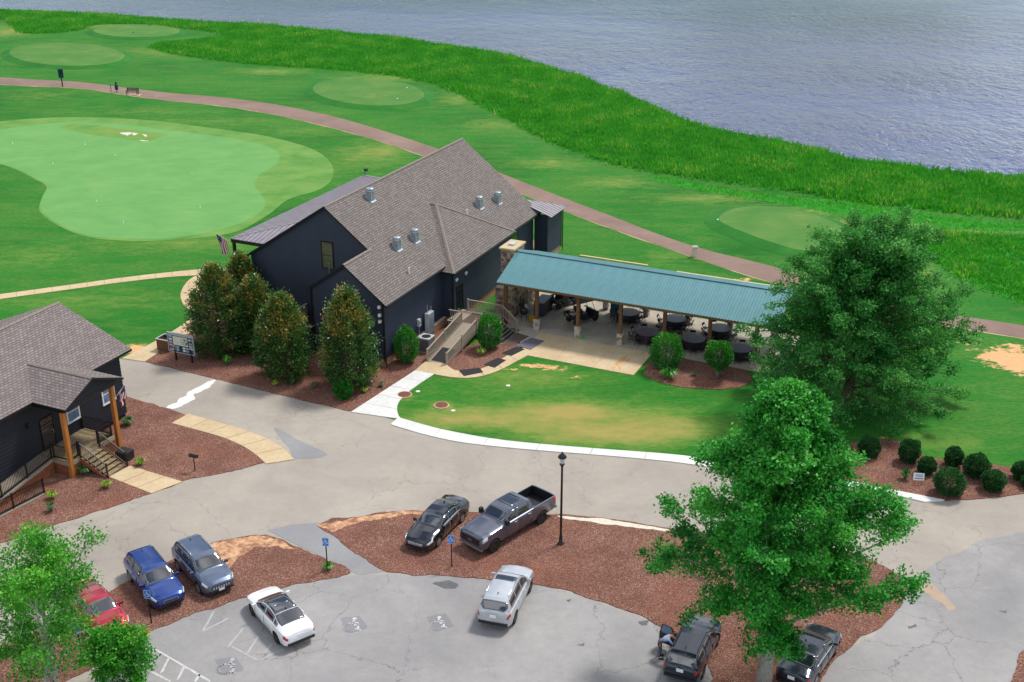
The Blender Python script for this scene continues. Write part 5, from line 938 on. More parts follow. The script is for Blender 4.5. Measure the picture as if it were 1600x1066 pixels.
# tall rough grass along the lake
def rough_grass(poly, dens, hmin, hmax, seed):
    r = np.random.default_rng(seed); lo, hi = poly.min(0), poly.max(0); lo = np.maximum(lo, [-135, 60]); hi = np.minimum(hi, [135, 300]); n = int((hi[0]-lo[0])*(hi[1]-lo[1])*dens); P_ = lo+(hi-lo)*r.random((n, 2)); P_ = P_[inpoly(P_+r.normal(0, .45, P_.shape), poly)]
    P_ = P_[np.abs(P_[:, 0]) < P_[:, 1]*.46+6]; return P_, r.uniform(hmin, hmax, len(P_)), r
Vs = []; Ts = []; tot = 0
for poly, dens, h0, h1, sd_ in ((rough_polys[0], 27.0, .3, .75, 1), (rough_polys[1], 16.0, .12, .3, 2), (rough_polys[2], 26.0, .2, .5, 3)):
    P_, hh, r = rough_grass(poly, dens, h0, h1, sd_); dsh = shore_dist(P_); P_, hh, dsh = P_[dsh < 1.6], hh[dsh < 1.6], dsh[dsh < 1.6]
    clump = .5+.5*np.sin(P_[:, 0]*.31+1.7*np.sin(P_[:, 1]*.17))*np.sin(P_[:, 1]*.41+1.3*np.sin(P_[:, 0]*.23)); fine_ = .5+.5*np.sin(P_[:, 0]*1.3+np.sin(P_[:, 1]*.9)*2)*np.sin(P_[:, 1]*1.1+2)
    edge = np.clip(1-np.abs(dsh+.4)/1.6, 0, 1); hh = hh*(.55+.5*clump+.25*fine_)+edge*r.random(len(P_))*.7; z0_ = hgt(dsh, P_); n = len(P_)
    for k in range(2):
        az = r.random(n)*6.283; w_ = hh*.13+.03; ln_ = hh*r.uniform(.3, .8, n); b = np.c_[np.cos(az), np.sin(az)]*w_[:, None]; q = P_+r.normal(0, .15, (n, 2)); tip = q+np.c_[np.cos(az+1.5), np.sin(az+1.5)]*ln_[:, None]
        V = np.stack([np.c_[q-b, z0_-.05], np.c_[q+b, z0_-.05], np.c_[tip, z0_+hh]], 1); Vs.append(V.reshape(-1, 3)); t = np.clip(.12+.38*clump*r.random(n)+.22*fine_+r.normal(0, .11, n)+.5*(r.random(n) < .03+.1*(clump > .8)), 0, 1); Ts.append(np.repeat(t, 3)); tot += n
V = np.vstack(Vs); t = np.concatenate(Ts); me = npmesh('rough_grass', V, np.arange(len(V)).reshape(-1, 3), 3); at = me.color_attributes.new('tone', 'FLOAT_COLOR', 'POINT'); at.data.foreach_set('color', np.c_[t, t, t, t].astype(np.float32).ravel())
rg = obj('rough_grass', me, 'leaf_rough'); rg['kind'] = 'stuff'; rg['label'] = 'tall lush rough grass between the fairway and the lake'; rg['category'] = 'grass'
print('ROUGH TRIS', tot)
# ------------------------------------------------------------------ vehicles
def lerp(a, b, t): return a+(b-a)*t
def PL(ctrl): xs_ = [c[0] for c in ctrl]; zs_ = [c[1] for c in ctrl]; return lambda x: float(np.interp(x, xs_, zs_))
class CarShape:
    def __init__(s, sp):
        s.sp = sp; s.top = PL(sp['top']); s.belt = PL(sp['belt']); s.bot = PL(sp['bot']); s.wl = PL(sp['wl']); s.wr = sp['wr']; s.zroof = max(c[1] for c in sp['top'])
    def sec(s, x):
        zt, zb, z0, w = s.top(x), s.belt(x), s.bot(x), s.wl(x); zt = max(zt, zb+.012); c = min(1, max(0, (zt-zb-.10)/.22)); h = zt-zb
        k = min(1, max(0, (zt-.07-zb)/(s.zroof-.07-zb))); wr = lerp(.90*w, s.wr, k)
        p6 = (lerp(.86*w, .905*w, c), lerp(zb+.35*h, zb+.015, c)); p7 = (lerp(.68*w, wr, c), lerp(zb+.72*h, zt-.07, c)); p75 = (lerp(.5*w, wr*.93, c), lerp(zb+.86*h, zt-.025, c))
        return [(0, z0), (.78*w, z0), (.95*w, z0+.07), (w, lerp(z0, zb, .45)), (.992*w, lerp(z0, zb, .78)), (.945*w, zb-.005), p6, p7, p75, (lerp(.28*w, wr*.55, c), zt-.006), (0, zt)]
    def pt(s, x, t):
        q = s.sec(x); i = min(int(t), len(q)-2); f = t-i; return np.array([x, lerp(q[i][0], q[i+1][0], f), lerp(q[i][1], q[i+1][1], f)])
    def body(s, n=64):
        x0, x1 = s.sp['bot'][0][0], s.sp['bot'][-1][0]; xs_ = sorted(set(np.round(np.r_[np.linspace(x0, x1, n), [c[0] for k in ('top', 'belt', 'wl') for c in s.sp[k] if x0 <= c[0] <= x1]], 4))); vs = []; m_ = None
        for x in xs_:
            q = s.sec(x); ring = [(x, y, z) for y, z in q]+[(x, -y, z) for y, z in q[-2:0:-1]]; m_ = len(ring); vs += ring
        fs = []
        for i in range(len(xs_)-1):
            for k in range(m_): fs.append((i*m_+k, i*m_+(k+1) % m_, (i+1)*m_+(k+1) % m_, (i+1)*m_+k))
        fs += [tuple(range(m_)), tuple(range((len(xs_)-1)*m_, len(xs_)*m_))[::-1]]; return vs, fs
    def patch(s, name, mat, parent, x0, x1, t0, t1, side=1, off=.006, nx=10, nt=5, both=False, smooth=True):
        """a skin laid just proud of the body; x0/x1 may be functions of the section coordinate t"""
        gx = []
        for j in range(nt+1):
            t = lerp(t0, t1, j/nt); a = x0(t) if callable(x0) else x0; b = x1(t) if callable(x1) else x1
            gx.append([s.pt(lerp(a, b, i/nx), t) for i in range(nx+1)])
        g = np.array(gx)
        if both:                                         # mirror across the centre line to make one continuous pane
            mir = g[:-1][::-1].copy() if abs(t1-10) < 1e-6 else g[::-1].copy(); mir[:, :, 1] *= -1; g = np.vstack([g, mir])
        elif side < 0: g[:, :, 1] *= -1
        du = np.gradient(g, axis=1); dv_ = np.gradient(g, axis=0); nn = np.cross(du, dv_); nn /= np.linalg.norm(nn, axis=2, keepdims=True)+1e-9
        cen = np.array([g[:, :, 0].mean()*.6, 0, .6]); sg = np.where(((g-cen)*nn).sum(2, keepdims=True) < 0, -1, 1); sg = np.sign(sg.sum()); nn = nn*sg; a_ = g+nn*off; b_ = g-nn*.012; R_, Cn = g.shape[:2]
        vs = np.vstack([a_.reshape(-1, 3), b_.reshape(-1, 3)]); N0 = R_*Cn; fs = [(i*Cn+j, i*Cn+j+1, (i+1)*Cn+j+1, (i+1)*Cn+j) for i in range(R_-1) for j in range(Cn-1)]
        bd = [j for j in range(Cn)]+[i*Cn+Cn-1 for i in range(1, R_)]+[(R_-1)*Cn+j for j in range(Cn-2, -1, -1)]+[i*Cn for i in range(R_-2, 0, -1)]
        fs += [(bd[k], bd[(k+1) % len(bd)], N0+bd[(k+1) % len(bd)], N0+bd[k]) for k in range(len(bd))]
        return MB().add(vs, fs).build(name, mat, parent, smooth, normals=True)
def boolcut(me, cutters):
    o = bpy.data.objects.new('tmp', me); C.objects.link(o); cut = bpy.data.objects.new('tmpc', cutters); C.objects.link(cut)
    md = o.modifiers.new('b', 'BOOLEAN'); md.operation = 'DIFFERENCE'; md.solver = 'EXACT'; md.object = cut
    try: md.material_mode = 'TRANSFER'
    except Exception: pass
    dg = bpy.context.evaluated_depsgraph_get(); r = bpy.data.meshes.new_from_object(o.evaluated_get(dg)); bpy.data.objects.remove(o); bpy.data.objects.remove(cut); return r
def wheel_mesh(r, w_, rim_mat, spokes):
    ty = MB().lathe([(r*.62, -w_/2), (r*.9, -w_/2), (r*.99, -w_*.36), (r, -w_*.2), (r, w_*.2), (r*.99, w_*.36), (r*.9, w_/2), (r*.62, w_/2), (r*.6, w_*.3), (r*.6, -w_*.3), (r*.62, -w_/2)], (0, 0, 0), 28, 'y').mesh('wheel'); ty.materials.append(M['rubber']); ty.polygons.foreach_set('use_smooth', [True]*len(ty.polygons))
    rm = MB(); rm.lathe([(r*.63, w_*.42), (r*.66, w_*.5), (r*.6, w_*.5), (r*.56, w_*.25), (r*.2, w_*.2), (r*.05, w_*.2)], (0, 0, 0), 24, 'y')
    for k in range(spokes):
        a = 2*math.pi*k/spokes; rm.bar((math.cos(a)*r*.08, w_*.4, math.sin(a)*r*.08), (math.cos(a)*r*.62, w_*.46, math.sin(a)*r*.62), r*.15, .03, up=(0, 1, 0))
    rm.lathe([(r*.14, w_*.3), (r*.14, w_*.48), (r*.08, w_*.5)], (0, 0, 0), 12, 'y'); rme = rm.mesh('rim'); rme.materials.append(M[rim_mat]); return ty, rme
def car(label, cat_, sp, paint_, pos, head, rim='alloy', spokes=10, group='cars parked around the mulch islands', open_door=False):
    """pos: ground point midway between the axles, head: heading angle of the nose"""
    s = CarShape(sp); T = thing(sp['name'], label, cat_, (pos[0], pos[1], .02+sp.get('lift', 0)), head, group); wb = sp['wb']; r = sp['wr_']; tw = sp['tw']; W2 = max(c[1] for c in sp['wl'])
    vs, fs = s.body(); me = MB().add(vs, fs).mesh('body'); bm = bmesh.new(); bm.from_mesh(me); bmesh.ops.recalc_face_normals(bm, faces=bm.faces); bm.to_mesh(me); bm.free(); me.materials.append(M[paint_])
    cu = MB()
    for x in (wb/2, -wb/2):
        for sd_ in (1, -1): cu.lathe([(r*1.16, W2-.30), (r*1.16, W2+.2)] if sd_ > 0 else [(r*1.16, -W2-.2), (r*1.16, -W2+.30)], (x, 0, r), 28, 'y')
    if 'bed' in sp: b = sp['bed']; cu.span((b[0], -W2+.13, b[2]), (b[1], W2-.13, 3))
    cm = cu.mesh('cut'); cm.materials.append(M['black_plastic']); bm = bmesh.new(); bm.from_mesh(cm); bmesh.ops.recalc_face_normals(bm, faces=bm.faces); bm.to_mesh(cm); bm.free()
    me2 = boolcut(me, cm); me2.name = 'body'
    me2.polygons.foreach_set('use_smooth', [True]*len(me2.polygons)); bo = obj('body', me2, None, T)
    if not me2.materials: me2.materials.append(M[paint_])
    try:
        me2.set_sharp_from_angle(angle=R(32))
    except Exception: pass
    ty, rme = wheel_mesh(r, .24 if r < .4 else .3, rim, spokes)
    for x in (wb/2, -wb/2):
        for sd_ in (1, -1):
            wh = share('wheel', ty, T, (x, sd_*(W2-.14), r), (0, 0, 0 if sd_ > 0 else math.pi)); share('rim', rme, wh, (0, 0, 0))
    g = sp['glass']; fx0, fx1, rx0, rx1 = g['ws'][0], g['ws'][1], g['rw'][0], g['rw'][1]
    s.patch('windshield', 'glass_dark', T, fx0, fx1, 7.25, 10, both=True, nx=8, nt=5); s.patch('rear_window', 'glass_dark', T, rx0, rx1, 7.3, 10, both=True, nx=8, nt=5)
    for sd_ in (1, -1):
        for (a, b) in g['side']: s.patch('window', 'glass_dark', T, a, b, 6.1, 6.9, sd_, .007, 8, 3)
        dd = sp['doors']
        for q, (a, b) in enumerate(dd):
            if open_door and sd_ > 0 and q == open_door-1: continue
            d_ = s.patch('door', paint_, T, a, b, 2.2, 5.0, sd_, .004, 6, 6); p_ = s.pt(a+.12*(1 if a < b else -1)+.02, 4.35); MB().box((p_[0]+.06, sd_*(p_[1]+.03), p_[2]), (.2, .03, .03)).build('handle', sp.get('handle', paint_), d_)
        hx = sp['head']; s.patch('headlight', 'lamp_glass', T, hx[0], hx[1], hx[2], hx[3], sd_, .01, 6, 4); tx = sp['tail']; s.patch('taillight', 'red_light', T, tx[0], tx[1], tx[2], tx[3], sd_, .012, 5, 4)
        mx = sp['mirror']; p_ = s.pt(mx, 5.6); big = sp.get('bigmirror', 1); MB().box((mx+.02, sd_*(p_[1]+.12), p_[2]+.07*big), (.1*big, .2, .14*big)).box((mx+.02, sd_*(p_[1]+.02), p_[2]+.03), (.05, .14, .04)).build('mirror', sp.get('mirror_mat', paint_), T)
        if sp.get('rails'):
            a, b = sp['rails']; yr = s.wr-.03; MB().tube([(a, sd_*yr, s.top(a)-.03), (a-.12, sd_*yr, s.top(a)+.05), (b+.12, sd_*yr, s.top(b)+.05), (b, sd_*yr, s.top(b)-.03)], .022, 6).build('roof_rail', sp.get('rail_mat', 'black_metal'), T, True)
        if sp.get('trim'): s.patch('window_trim', 'chrome', T, sp['trim'][0], sp['trim'][1], 5.9, 6.08, sd_, .012, 10, 1)
    if sp.get('glassroof'): a, b, t_ = sp['glassroof']; s.patch('sunroof', 'glass_dark', T, a, b, t_, 10, both=True, nx=6, nt=4, off=.008)
    xe, xr = sp['bot'][-1][0], sp['bot'][0][0]; gr = sp['grille']; wf = gr[0]
    gl = MB(); n_g = 9
    for i in range(n_g):
        for j in range(3): pass
    pts_ = [(y, z) for z in (gr[1], gr[2]) for y in (-wf, wf)]
    o_ = MB().box((xe+.012, 0, (gr[1]+gr[2])/2), (.05, 2*wf, gr[2]-gr[1])).build('grille', gr[3], T)
    for k in range(gr[4]):
        if gr[5] == 'v': MB().box((xe+.04, -wf*.86+2*wf*.86*k/(gr[4]-1), (gr[1]+gr[2])/2), (.02, wf*1.1/gr[4], (gr[2]-gr[1])*.78)).build('grille_slot', gr[6], o_)
        else: MB().box((xe+.04, 0, gr[1]+(gr[2]-gr[1])*(k+.7)/(gr[4]+.4)), (.02, 2*wf*.94, .025)).build('grille_bar', gr[6], o_)
    MB().box((xe-.02, 0, s.bot(xe)+.0), (.12, 2*s.wl(xe)+.1, .1)).build('front_bumper', sp.get('bump', 'black_plastic'), T); MB().box((xr+.02, 0, s.bot(xr)+.02), (.12, 2*s.wl(xr)+.1, .14)).build('rear_bumper', sp.get('bump', 'black_plastic'), T)
    zp = sp['plate']; MB().box((xr-.018, 0, zp), (.02, .34, .17)).build('rear_plate', 'sign_white', T)
    if sp.get('frontplate'): MB().box((xe+.05, 0, sp['frontplate']), (.02, .32, .15)).build('front_plate', 'sign_white', T)
    if sp.get('emblem'): MB().lathe([(.13, -.01), (.13, .01), (.1, .016)], (xe+.065, 0, (gr[1]+gr[2])/2), 18, 'y').build('emblem_base', 'chrome', o_) if 0 else None
    if sp.get('emblem'):
        e_ = MB(); e_.add([(xe+.062, .16*math.cos(a), (gr[1]+gr[2])/2+.065*math.sin(a)) for a in np.linspace(0, 2*math.pi, 20, False)], [tuple(range(20))]); e_.build('emblem', 'chrome', o_); e2 = MB(); e2.add([(xe+.066, .13*math.cos(a), (gr[1]+gr[2])/2+.045*math.sin(a)) for a in np.linspace(0, 2*math.pi, 20, False)], [tuple(range(20))]); e2.build('emblem_oval', 'sign_navy', o_)
    if sp.get('antenna'): MB().add([(sp['antenna']-.14, -.015, s.top(sp['antenna'])-.01), (sp['antenna']+.1, -.015, s.top(sp['antenna'])-.01), (sp['antenna']-.12, 0, s.top(sp['antenna'])+.11), (sp['antenna']-.14, .015, s.top(sp['antenna'])-.01), (sp['antenna']+.1, .015, s.top(sp['antenna'])-.01)], [(0, 1, 2), (4, 3, 2), (1, 4, 2), (3, 0, 2)]).build('antenna', 'black_plastic', T)
    if open_door:
        a, b = sp['doors'][open_door-1]; hx_, p_ = max(a, b), s.pt(max(a, b), 4); wdt = abs(a-b)
        hd = MB(); hd.box((0, wdt/2, .3), (.09, wdt, .62)); dd_ = hd.build('open_door', paint_, T); dd_.location = (hx_, p_[1]-.02, .3); dd_.rotation_euler = (0, 0, R(-14))
        MB().box((.05-.1, wdt/2, .3), (.02, wdt*.9, .5)).build('door_trim', 'black_plastic', dd_); fr_ = MB(); fr_.bar((0, .05, .6), (-.02, .25, 1.08), .05, .05); fr_.bar((0, wdt-.05, .6), (-.02, wdt-.15, 1.08), .05, .05); fr_.bar((-.02, .25, 1.08), (-.02, wdt-.15, 1.08), .05, .05); fr_.build('door_frame', 'black_plastic', dd_)
        MB().quad((-.012, .08, .62), (-.012, wdt-.08, .62), (-.02, wdt-.17, 1.05), (-.02, .27, 1.05)).build('door_glass', 'glass_blue', dd_)
        s.patch('door_opening', 'screen_black', T, a, b, 2.4, 5.0, 1, .004, 6, 5)
    return T
def sedan(name, L_=4.9, H=1.46, **k):
    f = 2.42*L_/4.9; r = -2.48*L_/4.9; h = H/1.46
    sp = dict(name=name, wb=2.82, wr_=.335, tw=.235, top=[(r, .80), (r+.08, .98*h), (r+.5, 1.06*h), (-1.72, 1.10*h), (-.95, 1.40*h), (-.35, H), (.2, 1.445*h), (.5, 1.37*h), (1.22, 1.03*h), (1.7, .97*h), (f-.22, .82), (f-.05, .70), (f, .62)],
              belt=[(r, .78), (r+.2, .93*h), (-1.0, .96*h), (1.2, .91*h), (f-.42, .79), (f-.05, .66), (f, .6)], bot=[(r, .42), (r+.1, .27), (r+.5, .2), (f-.4, .2), (f-.12, .23), (f, .36)],
              wl=[(r, .68), (r+.08, .79), (r+.3, .88), (-1.4, .92), (1.4, .925), (f-.42, .89), (f-.16, .79), (f, .6)], wr=.60, glass=dict(ws=(.47, 1.17), rw=(-.98, -1.66), side=[(-.02, .98), (-.08, -1.0), (-1.06, -1.42)]), doors=[(.02, 1.02), (-1.0, -.02)],
              head=(f-.50, f-.10, 4.1, 5.3), tail=(r+.28, r+.02, 3.75, 4.85), mirror=.88, grille=(.42, .42, .60, 'chrome', 4, 'h', 'black_plastic'), plate=.78, antenna=-.8)
    sp.update(k); return sp
def suv(name, L_=4.7, H=1.7, **k):
    f = L_/2-.03; r = -L_/2; h = H/1.7
    sp = dict(name=name, wb=2.78, wr_=.365, tw=.24, top=[(r, .9), (r+.04, 1.1*h), (r+.12, 1.18*h), (r+.42, 1.60*h), (r+.62, 1.665*h), (-.4, H), (.15, 1.69*h), (.45, 1.62*h), (1.16, 1.16*h), (1.5, 1.11*h), (f-.22, .98*h), (f-.05, .86), (f, .72)],
              belt=[(r, .86), (r+.1, 1.08*h), (-.9, 1.08*h), (1.15, 1.03*h), (f-.4, .94*h), (f-.05, .80), (f, .68)], bot=[(r, .48), (r+.1, .32), (r+.5, .26), (f-.4, .26), (f-.12, .3), (f, .42)],
              wl=[(r, .72), (r+.08, .84), (r+.3, .92), (-1.4, .945), (1.4, .945), (f-.42, .91), (f-.16, .81), (f, .64)], wr=.635, glass=dict(ws=(.42, 1.1), rw=(r+.40, r+.13), side=[(.02, .96), (-.04, -.88), (-.95, r+.62)]), doors=[(.0, .98), (-.95, -.04)],
              head=(f-.48, f-.10, 4.2, 5.3), tail=(r+.26, r+.02, 4.0, 4.95), mirror=.86, grille=(.50, .58, .74, 'black_plastic', 7, 'v', 'chrome'), plate=.92, rails=(.1, r+.75), antenna=r+.95)
    sp.update(k); return sp
PICK = dict(name='pickup_truck', wb=4.06, wr_=.43, tw=.3, lift=.0, top=[(-3.32, 1.2), (-3.28, 1.42), (-1.5, 1.42), (-1.46, 1.42), (-1.40, 1.52), (-1.22, 1.93), (-.95, 2.0), (.1, 2.03), (.42, 1.98), (.62, 1.9), (1.25, 1.5), (1.4, 1.44), (2.3, 1.38), (2.82, 1.31), (2.92, 1.2), (2.96, 1.0)],
            belt=[(-3.32, 1.18), (-3.28, 1.38), (-1.5, 1.38), (1.2, 1.36), (2.3, 1.28), (2.86, 1.15), (2.96, .96)], bot=[(-3.32, .62), (-3.2, .5), (-2.6, .46), (2.5, .44), (2.8, .42), (2.96, .5)],
            wl=[(-3.32, .93), (-3.25, .985), (-1.5, 1.0), (1.3, 1.0), (2.4, 1.0), (2.84, .96), (2.96, .84)], wr=.70, glass=dict(ws=(.60, 1.2), rw=(-1.22, -1.38), side=[(.06, 1.0), (-.02, -1.02)]), doors=[(.04, 1.12), (-1.12, -.02)], head=(2.55, 2.9, 3.9, 5.25), tail=(-3.05, -3.29, 3.6, 4.9), mirror=1.0, bigmirror=2.2, mirror_mat='black_plastic', grille=(.66, .72, 1.12, 'black_plastic', 3, 'h', 'dark_alloy'), plate=.78, bed=(-3.2, -1.52, .78), glassroof=(.2, -.85, 8.4), emblem=True, handle='chrome', bump='grey_metal')
def place(rear, front, side, half):
    """ground contact pixels of the two wheels on one flank -> centre and heading; side +1 when the left flank is seen"""
    a, b = G(*rear)[:2], G(*front)[:2]; d = (b-a)/np.linalg.norm(b-a); n_2 = np.array([d[1], -d[0]])*side     # towards the hidden flank
    return (a+b)/2+n_2*half, math.atan2(d[1], d[0])
p, h = place((845, 818), (770, 863), 1, .86); car('dark grey crew cab pickup truck with open bed and glass roof', 'pickup', PICK, 'paint_gunmetal', p, h, 'dark_alloy', 8)
p, h = place((721, 816), (682.5, 855), 1, .78); car('black sedan parked beside the pickup truck, nose towards the lot', 'car', sedan('parked_sedan', 5.1, 1.52, grille=(.46, .5, .64, 'chrome', 3, 'h', 'alloy'), trim=(1.05, -1.3)), 'paint_black', p, h)
p, h = place((803.5, 971), (825, 927), -1, .80); car('silver suv parked in the middle of the lot, tail towards the camera', 'car', suv('parked_suv', 4.82, 1.74, wb=2.85, glassroof=(.1, -.35, 8.2), rail_mat='chrome'), 'paint_silver', p, h, 'dark_alloy', 5)
p, h = place((434.6, 1003.8), (398.4, 962.5), 1, .78); car('white sedan with black roof parked across the hatched bay', 'car', sedan('parked_sedan', 4.85, 1.45, glassroof=(.45, -.95, 7.3), grille=(.4, .42, .56, 'black_plastic', 3, 'h', 'chrome')), 'paint_white', p, h, 'dark_alloy', 10)
p, h = place((282, 892), (314, 927.5), -1, .80); car('steel grey suv with chrome grille slots beside the blue wagon', 'car', suv('parked_suv', 4.62, 1.67, wb=2.7, frontplate=.5, rail_mat='chrome'), 'paint_steel', p, h)
hC = h; c_ = (G(244.7, 958)[:2]+G(292.5, 948)[:2])/2; dC = np.array([math.cos(hC-.03), math.sin(hC-.03)]); car('bright blue wagon parked beside the left tree', 'car', suv('parked_wagon', 4.8, 1.62, grille=(.40, .58, .74, 'chrome', 3, 'h', 'black_plastic')), 'paint_blue', c_-dC*2.3, hC-.03)
cr_ = G(203, 996)[:2]; dR = np.array([math.cos(hC+.06), math.sin(hC+.06)]); car('crimson sedan mostly hidden under the left tree', 'car', sedan('parked_sedan', 4.7, 1.46), 'paint_red', cr_-dR*2.5+np.array([-.45, -.3]), hC+.06)
rb = (G(1034, 1068)[:2]+G(1088, 1075)[:2])/2; hS = R(66); dS = np.array([math.cos(hS), math.sin(hS)]); ps = rb+dS*2.35; car('dark navy wagon with its left rear door standing open', 'car', suv('parked_wagon', 4.8, 1.64), 'paint_navy', ps, hS, 'dark_alloy', 5, open_door=2)
p, h = place((1272, 1068), (1302, 1025), -1, .78); car('black sedan behind the maple trunk, tail towards the camera', 'car', sedan('parked_sedan', 4.85, 1.46, trim=(1.05, -1.35)), 'paint_navy', p, R(56), 'alloy', 8)

# ------------------------------------------------------------------ person leaning into the open rear door
def person(label, base, heading):
    T = thing('person', label, 'person', base, heading)
    J = dict(pel=(0, 0, .90), wst=(.12, 0, 1.06), chs=(.36, 0, 1.24), nk=(.52, 0, 1.33), hd=(.62, 0, 1.38), hl=(0, .1, .88), kl=(.04, .12, .48), al=(-.03, .13, .09), tl=(.14, .15, .04), hr_=(0, -.1, .88), kr=(.07, -.12, .48), ar=(.0, -.13, .09), tr=(.17, -.15, .04), sl=(.42, .19, 1.26), el=(.60, .27, 1.06), wl_=(.84, .22, 1.02), sr=(.42, -.19, 1.26), er=(.62, -.26, 1.08), wr_=(.86, -.18, 1.04))
    rad = dict(pel=.15, wst=.145, chs=.155, nk=.055, hd=.07, hl=.1, kl=.06, al=.042, tl=.035, hr_=.1, kr=.06, ar=.042, tr=.035, sl=.06, el=.042, wl_=.03, sr=.06, er=.042, wr_=.03)
    E_ = [('pel', 'wst'), ('wst', 'chs'), ('chs', 'nk'), ('nk', 'hd'), ('pel', 'hl'), ('hl', 'kl'), ('kl', 'al'), ('al', 'tl'), ('pel', 'hr_'), ('hr_', 'kr'), ('kr', 'ar'), ('ar', 'tr'), ('chs', 'sl'), ('sl', 'el'), ('el', 'wl_'), ('chs', 'sr'), ('sr', 'er'), ('er', 'wr_')]
    def skin(names, edges, mat, nm, grow=1.0, sub=2, extra=None):
        pos = {k: J[k] for k in names}; rd_ = {k: rad[k]*grow*(.66 if nm == 'body' and k in ('pel', 'wst', 'chs', 'hl', 'hr_', 'sl', 'sr') else 1) for k in names}
        if extra: pos.update(extra[0]); rd_.update(extra[1]); names = list(pos)
        me = bpy.data.meshes.new(nm); ix = {k: i for i, k in enumerate(names)}; me.from_pydata([pos[k] for k in names], [(ix[a], ix[b]) for a, b in edges], [])
        o = bpy.data.objects.new('t', me); C.objects.link(o); md = o.modifiers.new('s', 'SKIN'); sv = me.skin_vertices[0].data
        for k in names: sv[ix[k]].radius = (rd_[k], rd_[k])
        sv[0].use_root = True; ms = o.modifiers.new('u', 'SUBSURF'); ms.levels = sub; ms.render_levels = sub
        m2 = bpy.data.meshes.new_from_object(o.evaluated_get(bpy.context.evaluated_depsgraph_get())); bpy.data.objects.remove(o); m2.polygons.foreach_set('use_smooth', [True]*len(m2.polygons)); m2.materials.clear(); return obj(nm, m2, mat, T)
    allk = ['pel']+[k for k in J if k != 'pel']; fx = {}; fr_ = {}; fe = []
    for sd_, wk in ((1, 'wl_'), (-1, 'wr_')):
        w0 = np.array(J[wk]); pk = f'palm{sd_}'; fx[pk] = tuple(w0+np.array([.09, 0, -.01])); fr_[pk] = .032; fe.append((wk, pk))
        for q in range(4):
            a = f'f{sd_}{q}a'; b = f'f{sd_}{q}b'; o_ = (q-1.5)*.02; ln_ = (.075, .085, .08, .06)[q]; fx[a] = tuple(w0+np.array([.09+ln_*.6, o_, -.015])); fx[b] = tuple(w0+np.array([.09+ln_, o_, -.045])); fr_[a] = .0095; fr_[b] = .008; fe += [(pk, a), (a, b)]
        a = f't{sd_}a'; b = f't{sd_}b'; fx[a] = tuple(w0+np.array([.07, -sd_*.05, -.01])); fx[b] = tuple(w0+np.array([.11, -sd_*.06, -.03])); fr_[a] = .011; fr_[b] = .009; fe += [(pk, a), (a, b)]
    skin(allk, E_+fe, 'skin', 'body', .93, 2, (fx, fr_))
    skin(['pel', 'hl', 'kl', 'al', 'hr_', 'kr', 'ar', 'wst'], [('pel', 'hl'), ('hl', 'kl'), ('kl', 'al'), ('pel', 'hr_'), ('hr_', 'kr'), ('kr', 'ar'), ('pel', 'wst')], 'trousers_grey', 'trousers', 1.13)
    skin(['wst', 'chs', 'sl', 'el', 'sr', 'er'], [('wst', 'chs'), ('chs', 'sl'), ('sl', 'el'), ('chs', 'sr'), ('sr', 'er')], 'shirt_blue', 'shirt', 1.12)
    hd = MB(); hd.lathe([(.02, -.13), (.06, -.12), (.085, -.05), (.095, .02), (.085, .08), (.05, .115), (.01, .125)], (0, 0, 0), 16, sy=.82); hd.box((.1, 0, -.02), (.03, .025, .045)); hd.box((0, .085, -.015), (.03, .02, .06)); hd.box((0, -.085, -.015), (.03, .02, .06)); h_ = hd.build('head', 'skin', T, True); h_.location = (.70, 0, 1.42); h_.rotation_euler = (0, R(35), 0)
    MB().lathe([(.1, .0), (.102, .05), (.09, .1), (.05, .13), (.01, .14)], (-.012, 0, 0), 16, sy=.85).build('hair', 'hair_brown', h_, True); MB().box((.086, .03, .01), (.012, .022, .01)).build('eye', 'screen_black', h_); MB().box((.086, -.03, .01), (.012, .022, .01)).build('eye', 'screen_black', h_); MB().box((.08, 0, -.07), (.012, .04, .008)).build('mouth', 'red_plastic', h_)
    for k in ('tl', 'tr'): MB().box((J[k][0]-.05, J[k][1], .045), (.27, .095, .09), taper=.8).build('shoe', 'shoe', T)
lf = np.array([-math.sin(hS), math.cos(hS)]); pp = ps+dS*(-.72)+lf*1.52
person('person in light blue shirt and grey trousers leaning into the navy wagon', (pp[0], pp[1], .02), math.atan2(-lf[1], -lf[0])+.25)

# ------------------------------------------------------------------ pavilion furniture
def chair_proto(label, l, rz):
    t = thing('folding_chair', label, 'chair', l, rz, 'black folding chairs under the pavilion'); MB().box((0, 0, .44), (.42, .4, .03)).build('seat', 'black_plastic', t); MB().box((0, .22, .74), (.42, .025, .2), rx=-.12).build('backrest', 'black_plastic', t)
    for x in (-.21, .21): MB().bar((x, -.22, 0), (x, .24, .84), .03, .03).build('leg', 'black_metal', t); MB().bar((x*.9, .24, 0), (x*.9, -.12, .44), .03, .03).build('leg', 'black_metal', t)
    MB().bar((-.21, -.14, .15), (.21, -.14, .15), .02, .02).build('crossbar', 'black_metal', t); return t
ch0 = None; tabs = [(13.6, 16.3, 'tabletop_purple', 'round table with purple top near the back posts by the grey cabinet'), (16.4, 12.95, 'tabletop_purple', 'round table with purple top nearest the lawn'), (17.55, 16.6, 'tabletop_navy', 'round table with navy cloth in the back row, third post'), (20.1, 13.2, 'tabletop_navy', 'round table with navy cloth between the two round shrubs'), (21.4, 16.2, 'tabletop_navy', 'round table with navy cloth in the back row beside the oak'), (23.9, 12.9, 'tabletop_navy', 'round table with dark cloth half hidden by the oak leaves')]
tn = ['the back purple table', 'the front purple table', 'the middle back row table', 'the table between shrubs', 'the back table by the oak', 'the table under oak leaves']
